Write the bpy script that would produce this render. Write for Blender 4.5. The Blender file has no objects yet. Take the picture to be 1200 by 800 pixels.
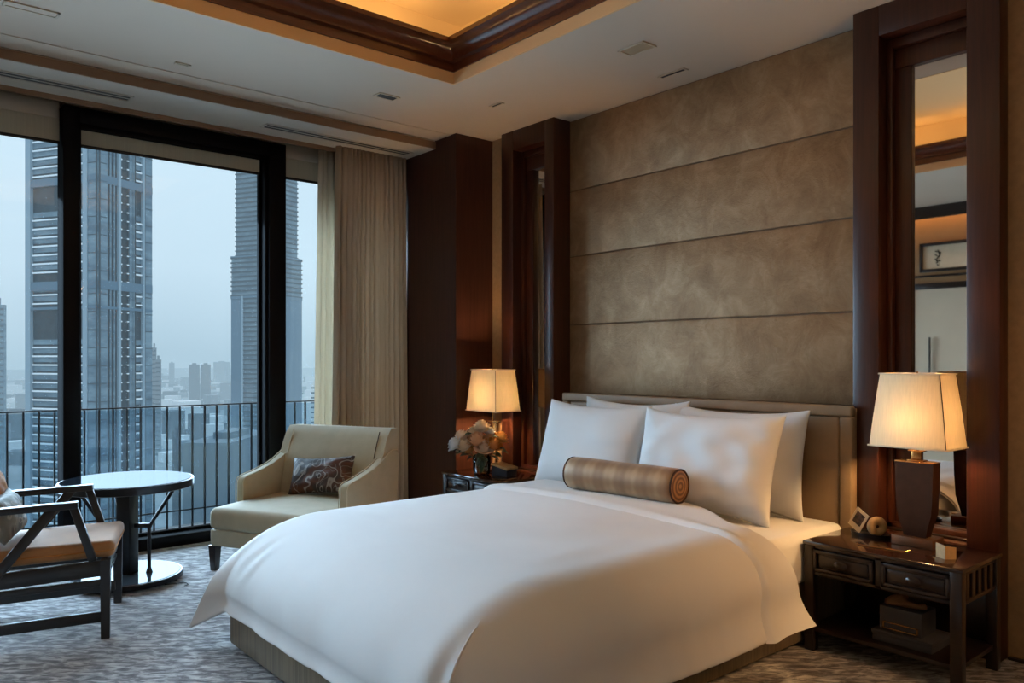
import bpy, bmesh, math, random
from mathutils import Vector, Matrix, noise
random.seed(7)
scene = bpy.context.scene
COL = scene.collection
PI = math.pi
def sm(a, b, x):
    t = max(0.0, min(1.0, (x - a) / (b - a))); return t * t * (3 - 2 * t)
def lerp(a, b, t): return a + (b - a) * t
def srgb(r, g, b):
    def c(v):
        v /= 255.0
        return v / 12.92 if v <= 0.04045 else ((v + 0.055) / 1.055) ** 2.4
    return (c(r), c(g), c(b), 1.0)

# ------------------------------------------------------------------ materials
class NT:
    def __init__(self, name):
        self.m = bpy.data.materials.new(name); self.m.use_nodes = True
        self.t = self.m.node_tree; self.t.nodes.clear()
        self.out = self.n('ShaderNodeOutputMaterial')
    def n(self, kind, **kw):
        nd = self.t.nodes.new(kind)
        for k, v in kw.items():
            if k in nd.inputs.keys() if hasattr(nd.inputs, 'keys') else False: nd.inputs[k].default_value = v
            else: setattr(nd, k, v)
        return nd
    def l(self, a, b): self.t.links.new(a, b)
    def coords(self, kind='Object', scale=(1, 1, 1), rot=(0, 0, 0)):
        tc = self.n('ShaderNodeTexCoord'); mp = self.n('ShaderNodeMapping')
        mp.inputs['Scale'].default_value = scale; mp.inputs['Rotation'].default_value = rot
        self.l(tc.outputs[kind], mp.inputs['Vector']); return mp.outputs['Vector']
    def world(self, scale=(1, 1, 1), rot=(0, 0, 0)):
        g = self.n('ShaderNodeNewGeometry'); mp = self.n('ShaderNodeMapping')
        mp.inputs['Scale'].default_value = scale; mp.inputs['Rotation'].default_value = rot
        self.l(g.outputs['Position'], mp.inputs['Vector']); return mp.outputs['Vector']
    def noise(self, vec, scale, detail=4, rough=0.55, dist=0.0):
        nd = self.n('ShaderNodeTexNoise'); nd.inputs['Scale'].default_value = scale
        nd.inputs['Detail'].default_value = detail; nd.inputs['Roughness'].default_value = rough
        nd.inputs['Distortion'].default_value = dist
        self.l(vec, nd.inputs['Vector']); return nd.outputs['Fac']
    def ramp(self, fac, stops, interp='LINEAR'):
        r = self.n('ShaderNodeValToRGB'); r.color_ramp.interpolation = interp
        e = r.color_ramp.elements
        while len(e) > 1: e.remove(e[-1])
        e[0].position, e[0].color = stops[0]
        for p, c in stops[1:]:
            k = e.new(p); k.color = c
        self.l(fac, r.inputs['Fac']); return r.outputs['Color']
    def bump(self, h, strength=0.2, dist=0.01):
        b = self.n('ShaderNodeBump'); b.inputs['Strength'].default_value = strength
        b.inputs['Distance'].default_value = dist; self.l(h, b.inputs['Height']); return b.outputs['Normal']
    def bsdf(self, color=None, rough=0.5, metal=0.0, spec=0.5, coat=0.0, sheen=0.0):
        p = self.n('ShaderNodeBsdfPrincipled')
        p.inputs['Roughness'].default_value = rough; p.inputs['Metallic'].default_value = metal
        p.inputs['Specular IOR Level'].default_value = spec
        p.inputs['Coat Weight'].default_value = coat; p.inputs['Coat Roughness'].default_value = 0.12
        p.inputs['Sheen Weight'].default_value = sheen
        if color is not None:
            if isinstance(color, tuple): p.inputs['Base Color'].default_value = color
            else: self.l(color, p.inputs['Base Color'])
        self.l(p.outputs[0], self.out.inputs['Surface']); return p

def mat_plain(name, c, rough=0.6, metal=0.0, spec=0.4, coat=0.0, var=0.06, vscale=8, bump=0.0, bscale=200, sheen=0.0):
    t = NT(name); v = t.coords('Object')
    f = t.noise(v, vscale, 3)
    lo = tuple(x * (1 - var * 2) for x in c[:3]) + (1,); hi = tuple(min(1, x * (1 + var * 2)) for x in c[:3]) + (1,)
    p = t.bsdf(t.ramp(f, [(0.3, lo), (0.7, hi)]), rough, metal, spec, coat, sheen)
    if bump: t.l(t.bump(t.noise(v, bscale, 2), bump, 0.002), p.inputs['Normal'])
    return t.m

def mat_wood(name, dark, light, rough=0.32, coat=0.3, axis='Z', scale=1.0, spec=0.45):
    t = NT(name)
    s = {'Z': (28, 28, 1.2), 'X': (1.2, 28, 28), 'Y': (28, 1.2, 28)}[axis]
    v = t.world(tuple(x * scale for x in s))
    f = t.noise(v, 2.2, 6, 0.6, 0.6)
    p = t.bsdf(t.ramp(f, [(0.25, dark), (0.75, light)]), rough, 0, spec, coat)
    t.l(t.bump(f, 0.04, 0.003), p.inputs['Normal'])
    return t.m

M = {}
M['wood'] = mat_wood('dark_veneer', srgb(48, 23, 15), srgb(74, 38, 25), 0.34, 0.1)
M['woodh'] = mat_wood('dark_veneer_horizontal', srgb(74, 37, 23), srgb(106, 56, 35), 0.3, 0.3, 'X')
M['ebony'] = mat_wood('ebonised_wood', srgb(28, 19, 17), srgb(46, 31, 27), 0.3, 0.35, 'Y')
M['lacquer'] = mat_wood('lacquered_top', srgb(30, 16, 12), srgb(48, 26, 18), 0.12, 0.9, 'Y')
M['blackwood'] = mat_wood('black_stained_wood', srgb(24, 22, 23), srgb(36, 33, 33), 0.38, 0.2, 'X')
M['ceiling'] = mat_plain('ceiling_paint', srgb(205, 187, 168), 0.85, spec=0.15, var=0.01, vscale=1.5)
M['cream'] = mat_plain('cream_paint', srgb(206, 188, 164), 0.75, spec=0.2, var=0.02, vscale=2)
M['fascia'] = mat_plain('glow_tinted_fascia_paint', srgb(226, 186, 138), 0.75, spec=0.2, var=0.02, vscale=2)  # cream with the tray's orange glow put into the colour
M['pelmet'] = mat_plain('pelmet_paint', srgb(200, 190, 176), 0.7, spec=0.2, var=0.02, vscale=2)
M['shadow_paint'] = mat_plain('taupe_shadow_paint', srgb(140, 112, 88), 0.7, spec=0.2, var=0.02)  # taupe with shade painted in for pelmet faces and recess; also backs wall seams
M['beige_wall'] = mat_plain('beige_wallpaper', srgb(168, 138, 104), 0.8, spec=0.15, var=0.05, vscale=30)
M['rearwall'] = mat_plain('warm_wall_paint', srgb(160, 124, 88), 0.8, spec=0.15, var=0.03, vscale=3)
M['rail_metal'] = mat_plain('railing_steel', srgb(30, 36, 42), 0.4, 0.4, 0.5, var=0.05)
M['grey_metal'] = mat_plain('grey_metal', srgb(186, 180, 166), 0.45, 0.4, var=0.03)
M['bronze'] = mat_plain('bronze', srgb(70, 46, 33), 0.4, 0.6, 0.5, var=0.08, vscale=20)
M['brass'] = mat_plain('brass', srgb(190, 140, 84), 0.25, 1.0, 0.5, var=0.04)
M['darkmetal'] = mat_plain('dark_table_metal', srgb(34, 34, 37), 0.32, 0.6, 0.5, var=0.05)
M['linen'] = mat_plain('white_cotton', srgb(226, 224, 222), 0.8, spec=0.2, var=0.01, vscale=3, bump=0.05, bscale=500, sheen=0.15)
M['pillowcase'] = mat_plain('pillow_cotton', srgb(229, 228, 227), 0.8, spec=0.2, var=0.01, vscale=3, sheen=0.15)
M['chaise'] = mat_plain('olive_beige_upholstery', srgb(180, 167, 138), 0.75, spec=0.25, var=0.03, vscale=10, bump=0.12, bscale=350, sheen=0.2)
M['piping'] = mat_plain('upholstery_piping', srgb(200, 186, 156), 0.7, var=0.03)
M['headboard'] = mat_plain('taupe_leather', srgb(150, 124, 96), 0.5, spec=0.35, var=0.05, vscale=6, bump=0.15, bscale=120)
M['orange'] = mat_plain('tan_seat_fabric', srgb(176, 124, 78), 0.7, spec=0.25, var=0.04, vscale=12, bump=0.12, bscale=300, sheen=0.15)
M['amber'] = mat_plain('amber_fabric', srgb(190, 124, 62), 0.7, spec=0.25, var=0.05, vscale=12)
M['tan'] = mat_plain('tan_leather', srgb(206, 168, 118), 0.5, spec=0.4, var=0.08, vscale=25)
M['paper'] = mat_plain('paper', srgb(224, 205, 176), 0.7, var=0.03)
M['photo_dark'] = mat_plain('dark_print', srgb(74, 52, 38), 0.5, var=0.5, vscale=60)
M['ink'] = mat_plain('black_ink', srgb(28, 22, 20), 0.7, var=0.05)
M['darkbox'] = mat_plain('charcoal_board', srgb(70, 70, 78), 0.5, var=0.05)
M['navy'] = mat_plain('dark_blue_board', srgb(48, 54, 66), 0.35, var=0.06)
M['leaf'] = mat_plain('leaf_green', srgb(72, 88, 70), 0.55, var=0.2, vscale=20)
M['stem'] = mat_plain('stem_green', srgb(76, 92, 58), 0.6, var=0.15)
M['slot'] = mat_plain('dark_slot', srgb(52, 48, 44), 0.7, var=0.03)
M['concrete'] = mat_plain('balcony_concrete', srgb(120, 122, 124), 0.8, var=0.06, vscale=5)

def mat_bedbase():
    t = NT('bed_base_fabric'); v = t.world((40, 40, 1.5))
    f = t.noise(v, 1.5, 4)
    p = t.bsdf(t.ramp(f, [(0.3, srgb(100, 84, 62)), (0.7, srgb(134, 116, 88))]), 0.6, 0, 0.35, 0, 0.1)
    t.l(t.bump(f, 0.1, 0.003), p.inputs['Normal']); return t.m
M['bedbase'] = mat_bedbase()

def mat_carpet():
    t = NT('mottled_carpet')
    v = t.world((1.0, 1.0, 1.0), (0, 0, math.radians(40)))
    mp = t.n('ShaderNodeMapping'); mp.inputs['Scale'].default_value = (6.5, 18, 1); t.l(v, mp.inputs['Vector'])
    f = t.noise(mp.outputs['Vector'], 1.9, 5, 0.62, .6)
    c = t.ramp(f, [(0.34, srgb(88, 83, 85)), (0.46, srgb(126, 120, 121)), (0.55, srgb(180, 175, 174)), (0.66, srgb(216, 212, 209))])
    p = t.bsdf(c, 0.95, 0, 0.05, 0, 0.3)
    f2 = t.noise(t.world(), 260, 2)
    mx = t.n('ShaderNodeMath', operation='ADD'); t.l(f, mx.inputs[0]); t.l(f2, mx.inputs[1])
    t.l(t.bump(mx.outputs[0], 0.35, 0.006), p.inputs['Normal']); return t.m
M['carpet'] = mat_carpet()

def mat_wallpanel():
    t = NT('crackled_silk_panel')
    v = t.world()
    a = t.noise(v, 5, 6, 0.7, .6); b = t.noise(v, 38, 6, 0.72, 1.2)
    c = t.ramp(a, [(0.3, srgb(146, 112, 79)), (0.5, srgb(168, 134, 98)), (0.7, srgb(190, 158, 122))])
    p = t.bsdf(c, 0.42, 0.4, 0.4)
    ad = t.n('ShaderNodeMath', operation='MULTIPLY_ADD'); ad.inputs[1].default_value = .5; t.l(a, ad.inputs[0]); t.l(b, ad.inputs[2])
    t.l(t.bump(ad.outputs[0], 0.5, 0.008), p.inputs['Normal'])
    rr = t.n('ShaderNodeMapRange'); rr.inputs['To Min'].default_value = 0.3; rr.inputs['To Max'].default_value = 0.55
    t.l(b, rr.inputs['Value']); t.l(rr.outputs[0], p.inputs['Roughness'])
    return t.m
M['wallpanel'] = mat_wallpanel()

def mat_curtain(name, c, transl=0.25):
    t = NT(name); v = t.coords('Object', (60, 60, .8))
    f = t.noise(v, 3, 3)
    col = t.ramp(f, [(0.3, tuple(x * .9 for x in c[:3]) + (1,)), (0.7, c)])
    d = t.n('ShaderNodeBsdfDiffuse'); tr = t.n('ShaderNodeBsdfTranslucent'); mx = t.n('ShaderNodeMixShader')
    t.l(col, d.inputs['Color']); t.l(col, tr.inputs['Color']); mx.inputs[0].default_value = transl
    t.l(d.outputs[0], mx.inputs[1]); t.l(tr.outputs[0], mx.inputs[2]); t.l(mx.outputs[0], t.out.inputs['Surface'])
    return t.m
M['drape'] = mat_curtain('drape_fabric', srgb(208, 190, 168), 0.3)
M['sheer'] = mat_curtain('sheer_fabric', srgb(222, 212, 194), 0.45)
M['blind'] = mat_curtain('blind_fabric', srgb(206, 196, 176), 0.4)
M['shade'] = mat_curtain('lampshade_linen', srgb(240, 218, 182), 0.042)
M['petal_cream'] = mat_curtain('petal_cream', srgb(232, 208, 174), 0.2)
M['petal_peach'] = mat_curtain('petal_peach', srgb(226, 178, 136), 0.2)
M['petal_orange'] = mat_curtain('petal_orange', srgb(222, 162, 96), 0.2)
M['petal_pink'] = mat_curtain('petal_pink', srgb(230, 204, 180), 0.2)
M['petal_white'] = mat_curtain('petal_white', srgb(226, 226, 226), 0.2)

def mat_glass(name, tint=(1, 1, 1, 1), refl=0.06):
    t = NT(name)
    tr = t.n('ShaderNodeBsdfTransparent'); tr.inputs['Color'].default_value = tint
    gl = t.n('ShaderNodeBsdfGlossy'); gl.inputs['Roughness'].default_value = 0.02
    fr = t.n('ShaderNodeFresnel'); fr.inputs['IOR'].default_value = 1.35
    mx = t.n('ShaderNodeMixShader')
    t.l(fr.outputs[0], mx.inputs[0]); t.l(tr.outputs[0], mx.inputs[1]); t.l(gl.outputs[0], mx.inputs[2])
    t.l(mx.outputs[0], t.out.inputs['Surface']); return t.m
M['glass'] = mat_glass('window_glass', (0.93, 0.97, 1.0, 1))
M['railglass'] = mat_glass('balustrade_glass', (0.78, 0.87, 0.92, 1))
M['vaseglass'] = mat_glass('vase_glass', (0.86, 0.9, 0.88, 1))

def mat_gloss(name, base, refl, rough, tint=(1, 1, 1, 1)):
    t = NT(name); v = t.coords('Object'); f = t.noise(v, 12, 2)
    d = t.n('ShaderNodeBsdfDiffuse'); t.l(t.ramp(f, [(0.3, tuple(x * .95 for x in base[:3]) + (1,)), (0.7, base)]), d.inputs['Color'])
    g = t.n('ShaderNodeBsdfGlossy'); g.inputs['Roughness'].default_value = rough; g.inputs['Color'].default_value = tint
    mx = t.n('ShaderNodeMixShader'); mx.inputs[0].default_value = refl
    t.l(d.outputs[0], mx.inputs[1]); t.l(g.outputs[0], mx.inputs[2]); t.l(mx.outputs[0], t.out.inputs['Surface']); return t.m
M['tabletop'] = mat_gloss('dark_glass_top', srgb(30, 36, 42), .055, .05)
M['black_metal'] = mat_gloss('black_aluminium', srgb(21, 20, 22), .006, .3)
M['chrome'] = mat_gloss('polished_base_plate', srgb(60, 66, 72), .085, .04)
def mat_mirror():
    t = NT('mirror'); t.bsdf(srgb(222, 214, 206), 0.02, 1.0); return t.m
M['mirror'] = mat_mirror()

def mat_emit(name, c, s):
    t = NT(name); e = t.n('ShaderNodeEmission'); e.inputs['Color'].default_value = c; e.inputs['Strength'].default_value = s
    t.l(e.outputs[0], t.out.inputs['Surface']); return t.m
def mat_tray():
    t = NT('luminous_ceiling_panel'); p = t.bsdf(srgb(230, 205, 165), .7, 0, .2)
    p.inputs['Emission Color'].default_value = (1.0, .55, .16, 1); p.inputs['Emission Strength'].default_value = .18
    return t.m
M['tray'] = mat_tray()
M['bulb'] = mat_emit('warm_bulb', (1, 0.62, 0.26, 1), 6)
M['downlight'] = mat_plain('recessed_diffuser', srgb(170, 150, 122), .6, var=.02)

def mat_plaid():
    t = NT('tan_plaid_silk'); tc = t.n('ShaderNodeTexCoord'); sp = t.n('ShaderNodeSeparateXYZ')
    t.l(tc.outputs['Object'], sp.inputs[0])
    def wave(sock, freq, ph):
        a = t.n('ShaderNodeMath', operation='MULTIPLY_ADD'); a.inputs[1].default_value = freq; a.inputs[2].default_value = ph
        t.l(sock, a.inputs[0]); s = t.n('ShaderNodeMath', operation='SINE'); t.l(a.outputs[0], s.inputs[0]); return s.outputs[0]
    at = t.n('ShaderNodeMath', operation='ARCTAN2'); t.l(sp.outputs['Z'], at.inputs[0]); t.l(sp.outputs['X'], at.inputs[1])
    w1 = wave(sp.outputs['Y'], 42, 0.4); w2 = wave(at.outputs[0], 5, 0.9); w3 = wave(sp.outputs['Y'], 133, 0)
    s1 = t.n('ShaderNodeMath', operation='ADD'); t.l(w1, s1.inputs[0]); t.l(w2, s1.inputs[1])
    s2 = t.n('ShaderNodeMath', operation='MULTIPLY_ADD'); s2.inputs[1].default_value = 0.35
    t.l(w3, s2.inputs[0]); t.l(s1.outputs[0], s2.inputs[2])
    mr = t.n('ShaderNodeMapRange'); mr.inputs['From Min'].default_value = -2.2; mr.inputs['From Max'].default_value = 2.2
    t.l(s2.outputs[0], mr.inputs['Value'])
    c = t.ramp(mr.outputs[0], [(0.1, srgb(136, 100, 66)), (0.5, srgb(154, 117, 79)), (0.9, srgb(180, 146, 106))])
    t.bsdf(c, 0.5, 0, 0.4, 0, 0.2); return t.m
M['plaid'] = mat_plaid()
def mat_spiral():
    t = NT('rolled_end_silk'); tc = t.n('ShaderNodeTexCoord'); sp = t.n('ShaderNodeSeparateXYZ'); t.l(tc.outputs['Object'], sp.inputs[0])
    cb = t.n('ShaderNodeCombineXYZ'); t.l(sp.outputs['X'], cb.inputs[0]); t.l(sp.outputs['Z'], cb.inputs[1])
    ln = t.n('ShaderNodeVectorMath', operation='LENGTH'); t.l(cb.outputs[0], ln.inputs[0])
    m = t.n('ShaderNodeMath', operation='MULTIPLY'); m.inputs[1].default_value = 260; t.l(ln.outputs['Value'], m.inputs[0])
    s = t.n('ShaderNodeMath', operation='SINE'); t.l(m.outputs[0], s.inputs[0])
    mr = t.n('ShaderNodeMapRange'); mr.inputs['From Min'].default_value = -1; t.l(s.outputs[0], mr.inputs['Value'])
    t.bsdf(t.ramp(mr.outputs[0], [(0.1, srgb(96, 64, 40)), (0.9, srgb(158, 116, 78))]), 0.55); return t.m
M['spiral'] = mat_spiral()

def mat_floral(name, base, line, patch, scale):
    t = NT(name); v = t.coords('Object')
    def contour(sc, freq, w):
        n = t.noise(v, sc, 0.5, .4, .5)
        m = t.n('ShaderNodeMath', operation='MULTIPLY'); m.inputs[1].default_value = freq; t.l(n, m.inputs[0])
        f = t.n('ShaderNodeMath', operation='PINGPONG'); f.inputs[1].default_value = .5; t.l(m.outputs[0], f.inputs[0])
        return t.ramp(f.outputs[0], [(0, (1, 1, 1, 1)), (w * .6, (.8, .8, .8, 1)), (w, (0, 0, 0, 1))])
    l1 = contour(scale, 7, .10); l2 = contour(scale * 1.8, 3, .05)
    n1 = t.noise(v, scale * .8, 1, 0.5)
    bc = t.ramp(n1, [(0.42, base), (0.5, tuple(x * 1.5 for x in base[:3]) + (1,)), (0.58, patch), (0.72, base)])
    mx = t.n('ShaderNodeMix', data_type='RGBA'); t.l(l1, mx.inputs[0]); t.l(bc, mx.inputs[6]); mx.inputs[7].default_value = line
    mx2 = t.n('ShaderNodeMix', data_type='RGBA'); t.l(l2, mx2.inputs[0]); t.l(mx.outputs[2], mx2.inputs[6]); mx2.inputs[7].default_value = tuple(x * .6 for x in line[:3]) + (1,)
    t.bsdf(mx2.outputs[2], 0.65, 0, 0.3); return t.m
M['floral'] = mat_floral('swirl_print_fabric', srgb(50, 41, 37), srgb(150, 142, 134), srgb(92, 55, 36), 7)
M['greyprint'] = mat_floral('grey_print_fabric', srgb(126, 122, 112), srgb(168, 160, 144), srgb(96, 92, 86), 9)

HAZE = (0.45, 0.60, 0.69, 1)  # haze colour painted into the city materials as emission
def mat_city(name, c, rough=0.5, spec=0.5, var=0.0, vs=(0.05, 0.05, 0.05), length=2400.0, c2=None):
    """facade colour with haze painted in as emission: its share grows with world distance from the origin"""
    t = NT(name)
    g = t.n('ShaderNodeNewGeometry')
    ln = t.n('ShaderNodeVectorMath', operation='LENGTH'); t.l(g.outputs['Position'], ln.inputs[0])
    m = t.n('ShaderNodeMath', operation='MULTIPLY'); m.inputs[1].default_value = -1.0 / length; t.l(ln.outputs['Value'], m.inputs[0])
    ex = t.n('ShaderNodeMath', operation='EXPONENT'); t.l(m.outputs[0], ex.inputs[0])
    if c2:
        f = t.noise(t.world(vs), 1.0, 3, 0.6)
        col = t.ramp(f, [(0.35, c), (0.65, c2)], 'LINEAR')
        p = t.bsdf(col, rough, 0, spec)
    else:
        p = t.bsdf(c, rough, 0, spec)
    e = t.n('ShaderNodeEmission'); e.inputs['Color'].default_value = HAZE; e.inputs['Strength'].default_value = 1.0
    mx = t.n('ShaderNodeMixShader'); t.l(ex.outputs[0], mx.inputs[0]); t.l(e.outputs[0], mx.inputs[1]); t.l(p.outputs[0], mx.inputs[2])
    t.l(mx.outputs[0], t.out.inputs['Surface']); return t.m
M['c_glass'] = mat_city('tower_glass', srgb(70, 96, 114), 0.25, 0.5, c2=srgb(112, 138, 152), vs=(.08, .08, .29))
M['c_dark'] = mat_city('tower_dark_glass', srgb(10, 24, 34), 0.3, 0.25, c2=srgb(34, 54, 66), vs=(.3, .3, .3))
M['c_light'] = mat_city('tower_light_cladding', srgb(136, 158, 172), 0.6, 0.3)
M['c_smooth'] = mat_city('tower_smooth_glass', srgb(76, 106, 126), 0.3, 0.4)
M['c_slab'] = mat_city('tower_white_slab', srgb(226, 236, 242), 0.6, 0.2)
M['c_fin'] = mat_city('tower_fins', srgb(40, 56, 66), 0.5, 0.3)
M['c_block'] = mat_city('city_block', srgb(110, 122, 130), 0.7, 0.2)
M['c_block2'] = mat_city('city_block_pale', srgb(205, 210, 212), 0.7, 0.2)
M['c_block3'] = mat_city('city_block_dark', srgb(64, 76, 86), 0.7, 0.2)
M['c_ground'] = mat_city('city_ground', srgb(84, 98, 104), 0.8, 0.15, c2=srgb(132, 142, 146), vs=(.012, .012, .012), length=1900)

# ------------------------------------------------------------------ mesh helpers
class MB:
    def __init__(self): self.bm = bmesh.new()
    def box(self, x0, x1, y0, y1, z0, z1, bev=0.0, seg=2):
        b = bmesh.new(); r = bmesh.ops.create_cube(b, size=1)
        bmesh.ops.scale(b, vec=(abs(x1 - x0), abs(y1 - y0), abs(z1 - z0)), verts=b.verts)
        bmesh.ops.translate(b, vec=((x0 + x1) / 2, (y0 + y1) / 2, (z0 + z1) / 2), verts=b.verts)
        if bev > 0:
            bev = min(bev, 0.45 * min(abs(x1 - x0), abs(y1 - y0), abs(z1 - z0)))
            bmesh.ops.bevel(b, geom=list(b.edges), offset=bev, segments=seg, profile=0.5, affect='EDGES')
        self.add(b); return self
    def add(self, b, mtx=None):
        me = bpy.data.meshes.new('tmp')
        if mtx is not None: bmesh.ops.transform(b, matrix=mtx, verts=b.verts)
        b.to_mesh(me); b.free(); self.bm.from_mesh(me); bpy.data.meshes.remove(me); return self
    def bar(self, p0, p1, w, h, up=(0, 0, 1), bev=0.004):
        """rectangular bar between two points, w across, h along 'up'"""
        p0, p1 = Vector(p0), Vector(p1); d = p1 - p0; L = d.length; d.normalize()
        u = Vector(up); s = d.cross(u)
        if s.length < 1e-4: u = Vector((1, 0, 0)); s = d.cross(u)
        s.normalize(); u = s.cross(d).normalized()
        m = Matrix((( d.x, s.x, u.x, p0.x), (d.y, s.y, u.y, p0.y), (d.z, s.z, u.z, p0.z), (0, 0, 0, 1)))
        b = bmesh.new(); bmesh.ops.create_cube(b, size=1)
        bmesh.ops.scale(b, vec=(L, w, h), verts=b.verts); bmesh.ops.translate(b, vec=(L / 2, 0, 0), verts=b.verts)
        if bev: bmesh.ops.bevel(b, geom=list(b.edges), offset=min(bev, .4 * min(w, h)), segments=2, profile=0.5, affect='EDGES')
        self.add(b, m); return self
    def tube(self, pts, r, seg=10, cap=True):
        pts = [Vector(p) for p in pts]; rs = r if isinstance(r, (list, tuple)) else [r] * len(pts)
        rings = []; prev = None
        for i, p in enumerate(pts):
            d = (pts[min(i + 1, len(pts) - 1)] - pts[max(i - 1, 0)]).normalized()
            if prev is None:
                a = Vector((0, 0, 1)) if abs(d.z) < .9 else Vector((1, 0, 0))
                n = d.cross(a).normalized()
            else:
                n = (prev - d * prev.dot(d)).normalized()
            prev = n; b = d.cross(n)
            rings.append([self.bm.verts.new(p + (n * math.cos(2 * PI * k / seg) + b * math.sin(2 * PI * k / seg)) * rs[i]) for k in range(seg)])
        for i in range(len(rings) - 1):
            for k in range(seg):
                self.bm.faces.new((rings[i][k], rings[i][(k + 1) % seg], rings[i + 1][(k + 1) % seg], rings[i + 1][k]))
        if cap:
            self.bm.faces.new(rings[0][::-1]); self.bm.faces.new(rings[-1])
        return self
    def lathe(self, prof, seg=32, c=(0, 0, 0), cap=True):
        rings = []
        for (r, z) in prof:
            rings.append([self.bm.verts.new((c[0] + r * math.cos(2 * PI * k / seg), c[1] + r * math.sin(2 * PI * k / seg), c[2] + z)) for k in range(seg)])
        for i in range(len(rings) - 1):
            for k in range(seg):
                self.bm.faces.new((rings[i][k], rings[i][(k + 1) % seg], rings[i + 1][(k + 1) % seg], rings[i + 1][k]))
        if cap:
            if prof[0][0] > 1e-6: self.bm.faces.new(rings[0][::-1])
            if prof[-1][0] > 1e-6: self.bm.faces.new(rings[-1])
        return self
    def loft(self, rings, closed=True, cap=True):
        R = [[self.bm.verts.new(p) for p in ring] for ring in rings]
        n = len(R[0])
        for i in range(len(R) - 1):
            for k in range(n if closed else n - 1):
                self.bm.faces.new((R[i][k], R[i][(k + 1) % n], R[i + 1][(k + 1) % n], R[i + 1][k]))
        if cap and closed:
            self.bm.faces.new(R[0][::-1]); self.bm.faces.new(R[-1])
        return self
    def grid(self, f, nu, nv):
        V = [[self.bm.verts.new(f(i / nu, j / nv)) for j in range(nv + 1)] for i in range(nu + 1)]
        for i in range(nu):
            for j in range(nv):
                self.bm.faces.new((V[i][j], V[i + 1][j], V[i + 1][j + 1], V[i][j + 1]))
        return self
    def prism(self, poly, axis_vec, bev=0.0, seg=3):
        """poly: 3D points in a plane; extruded by axis_vec"""
        b = bmesh.new(); vs = [b.verts.new(p) for p in poly]; f = b.faces.new(vs)
        r = bmesh.ops.extrude_face_region(b, geom=[f])
        bmesh.ops.translate(b, vec=axis_vec, verts=[v for v in r['geom'] if isinstance(v, bmesh.types.BMVert)])
        bmesh.ops.recalc_face_normals(b, faces=b.faces)
        if bev: bmesh.ops.bevel(b, geom=list(b.edges), offset=bev, segments=seg, profile=0.5, affect='EDGES', clamp_overlap=True)
        self.add(b); return self
    def xform(self, m):
        bmesh.ops.transform(self.bm, matrix=m, verts=self.bm.verts); return self
    def out(self, name, mat, parent=None, smooth=True, merge=False, subsurf=0, solid=0.0, angle=40):
        bm = self.bm
        if merge: bmesh.ops.remove_doubles(bm, verts=bm.verts, dist=1e-4)
        bmesh.ops.recalc_face_normals(bm, faces=bm.faces)
        me = bpy.data.meshes.new(name); bm.to_mesh(me); bm.free()
        me.materials.append(mat)
        if smooth:
            me.polygons.foreach_set('use_smooth', [True] * len(me.polygons))
            try: me.set_sharp_from_angle(angle=math.radians(angle))
            except Exception: pass
        o = bpy.data.objects.new(name, me); COL.objects.link(o)
        if parent is not None: o.parent = parent
        if solid:
            s = o.modifiers.new('thickness', 'SOLIDIFY'); s.thickness = abs(solid); s.offset = -1 if solid > 0 else 1
        if subsurf:
            s = o.modifiers.new('smooth', 'SUBSURF'); s.levels = subsurf; s.render_levels = subsurf
        return o

def thing(name, label, cat, loc=(0, 0, 0), rz=0.0, group=None):
    o = bpy.data.objects.new(name, None); COL.objects.link(o); o.empty_display_size = 0.1
    o.location = loc; o.rotation_euler = (0, 0, rz); o['label'] = label; o['category'] = cat
    if group: o['group'] = group
    return o
def tag(o, label, cat, group=None):
    o['label'] = label; o['category'] = cat
    if group: o['group'] = group
    return o
def struct(o, label=None, cat=None):
    o['kind'] = 'structure'
    if label: o['label'] = label
    if cat: o['category'] = cat
    return o
def copy_tree(o, parent=None):
    c = o.copy(); COL.objects.link(c)
    if parent is not None: c.parent = parent
    for ch in list(o.children): copy_tree(ch, c)
    return c

# ------------------------------------------------------------------ camera (eye 1.35 m up, level, 27.6 mm)
H = 1.35
cam = bpy.data.cameras.new('camera'); co = bpy.data.objects.new('camera', cam); COL.objects.link(co)
cam.sensor_width = 36; cam.lens = 27.6; cam.clip_start = 0.05; cam.clip_end = 9000
cam.shift_y = 20 / 1200
co.location = (0, 0, H); co.rotation_euler = (math.radians(90), 0, math.radians(-40.2))
scene.camera = co

# ------------------------------------------------------------------ room shell
CZ = 3.10                       # ceiling
X0, Y0 = -1.6, -1.6             # walls behind the viewer
XW, YW = 4.07, 5.9              # headboard wall, window wall
struct(MB().box(X0 - .1, XW + .1, Y0 - .1, 6.12, -0.12, 0).out('floor', M['carpet'], smooth=False), 'grey mottled carpet covering the bedroom floor', 'carpet')
TX0, TX1, TY0, TY1 = 0.35, 2.959, 0.35, 4.077   # tray opening
c = MB()
for (a, b, d, e) in ((X0 - .1, TX0, Y0 - .1, 5.3), (TX1, XW + .1, Y0 - .1, 5.3), (TX0, TX1, Y0 - .1, TY0), (TX0, TX1, TY1, 5.3)):
    c.box(a, b, d, e, CZ, CZ + .07)
c.box(X0 - .1, XW + .1, 5.0, 5.2, CZ - .004, CZ + .03)     # slightly dropped strip beside the pelmet
ceil = struct(c.out('ceiling', M['ceiling'], smooth=False), 'pale plaster ceiling with a deep wooden tray', 'ceiling')
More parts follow.
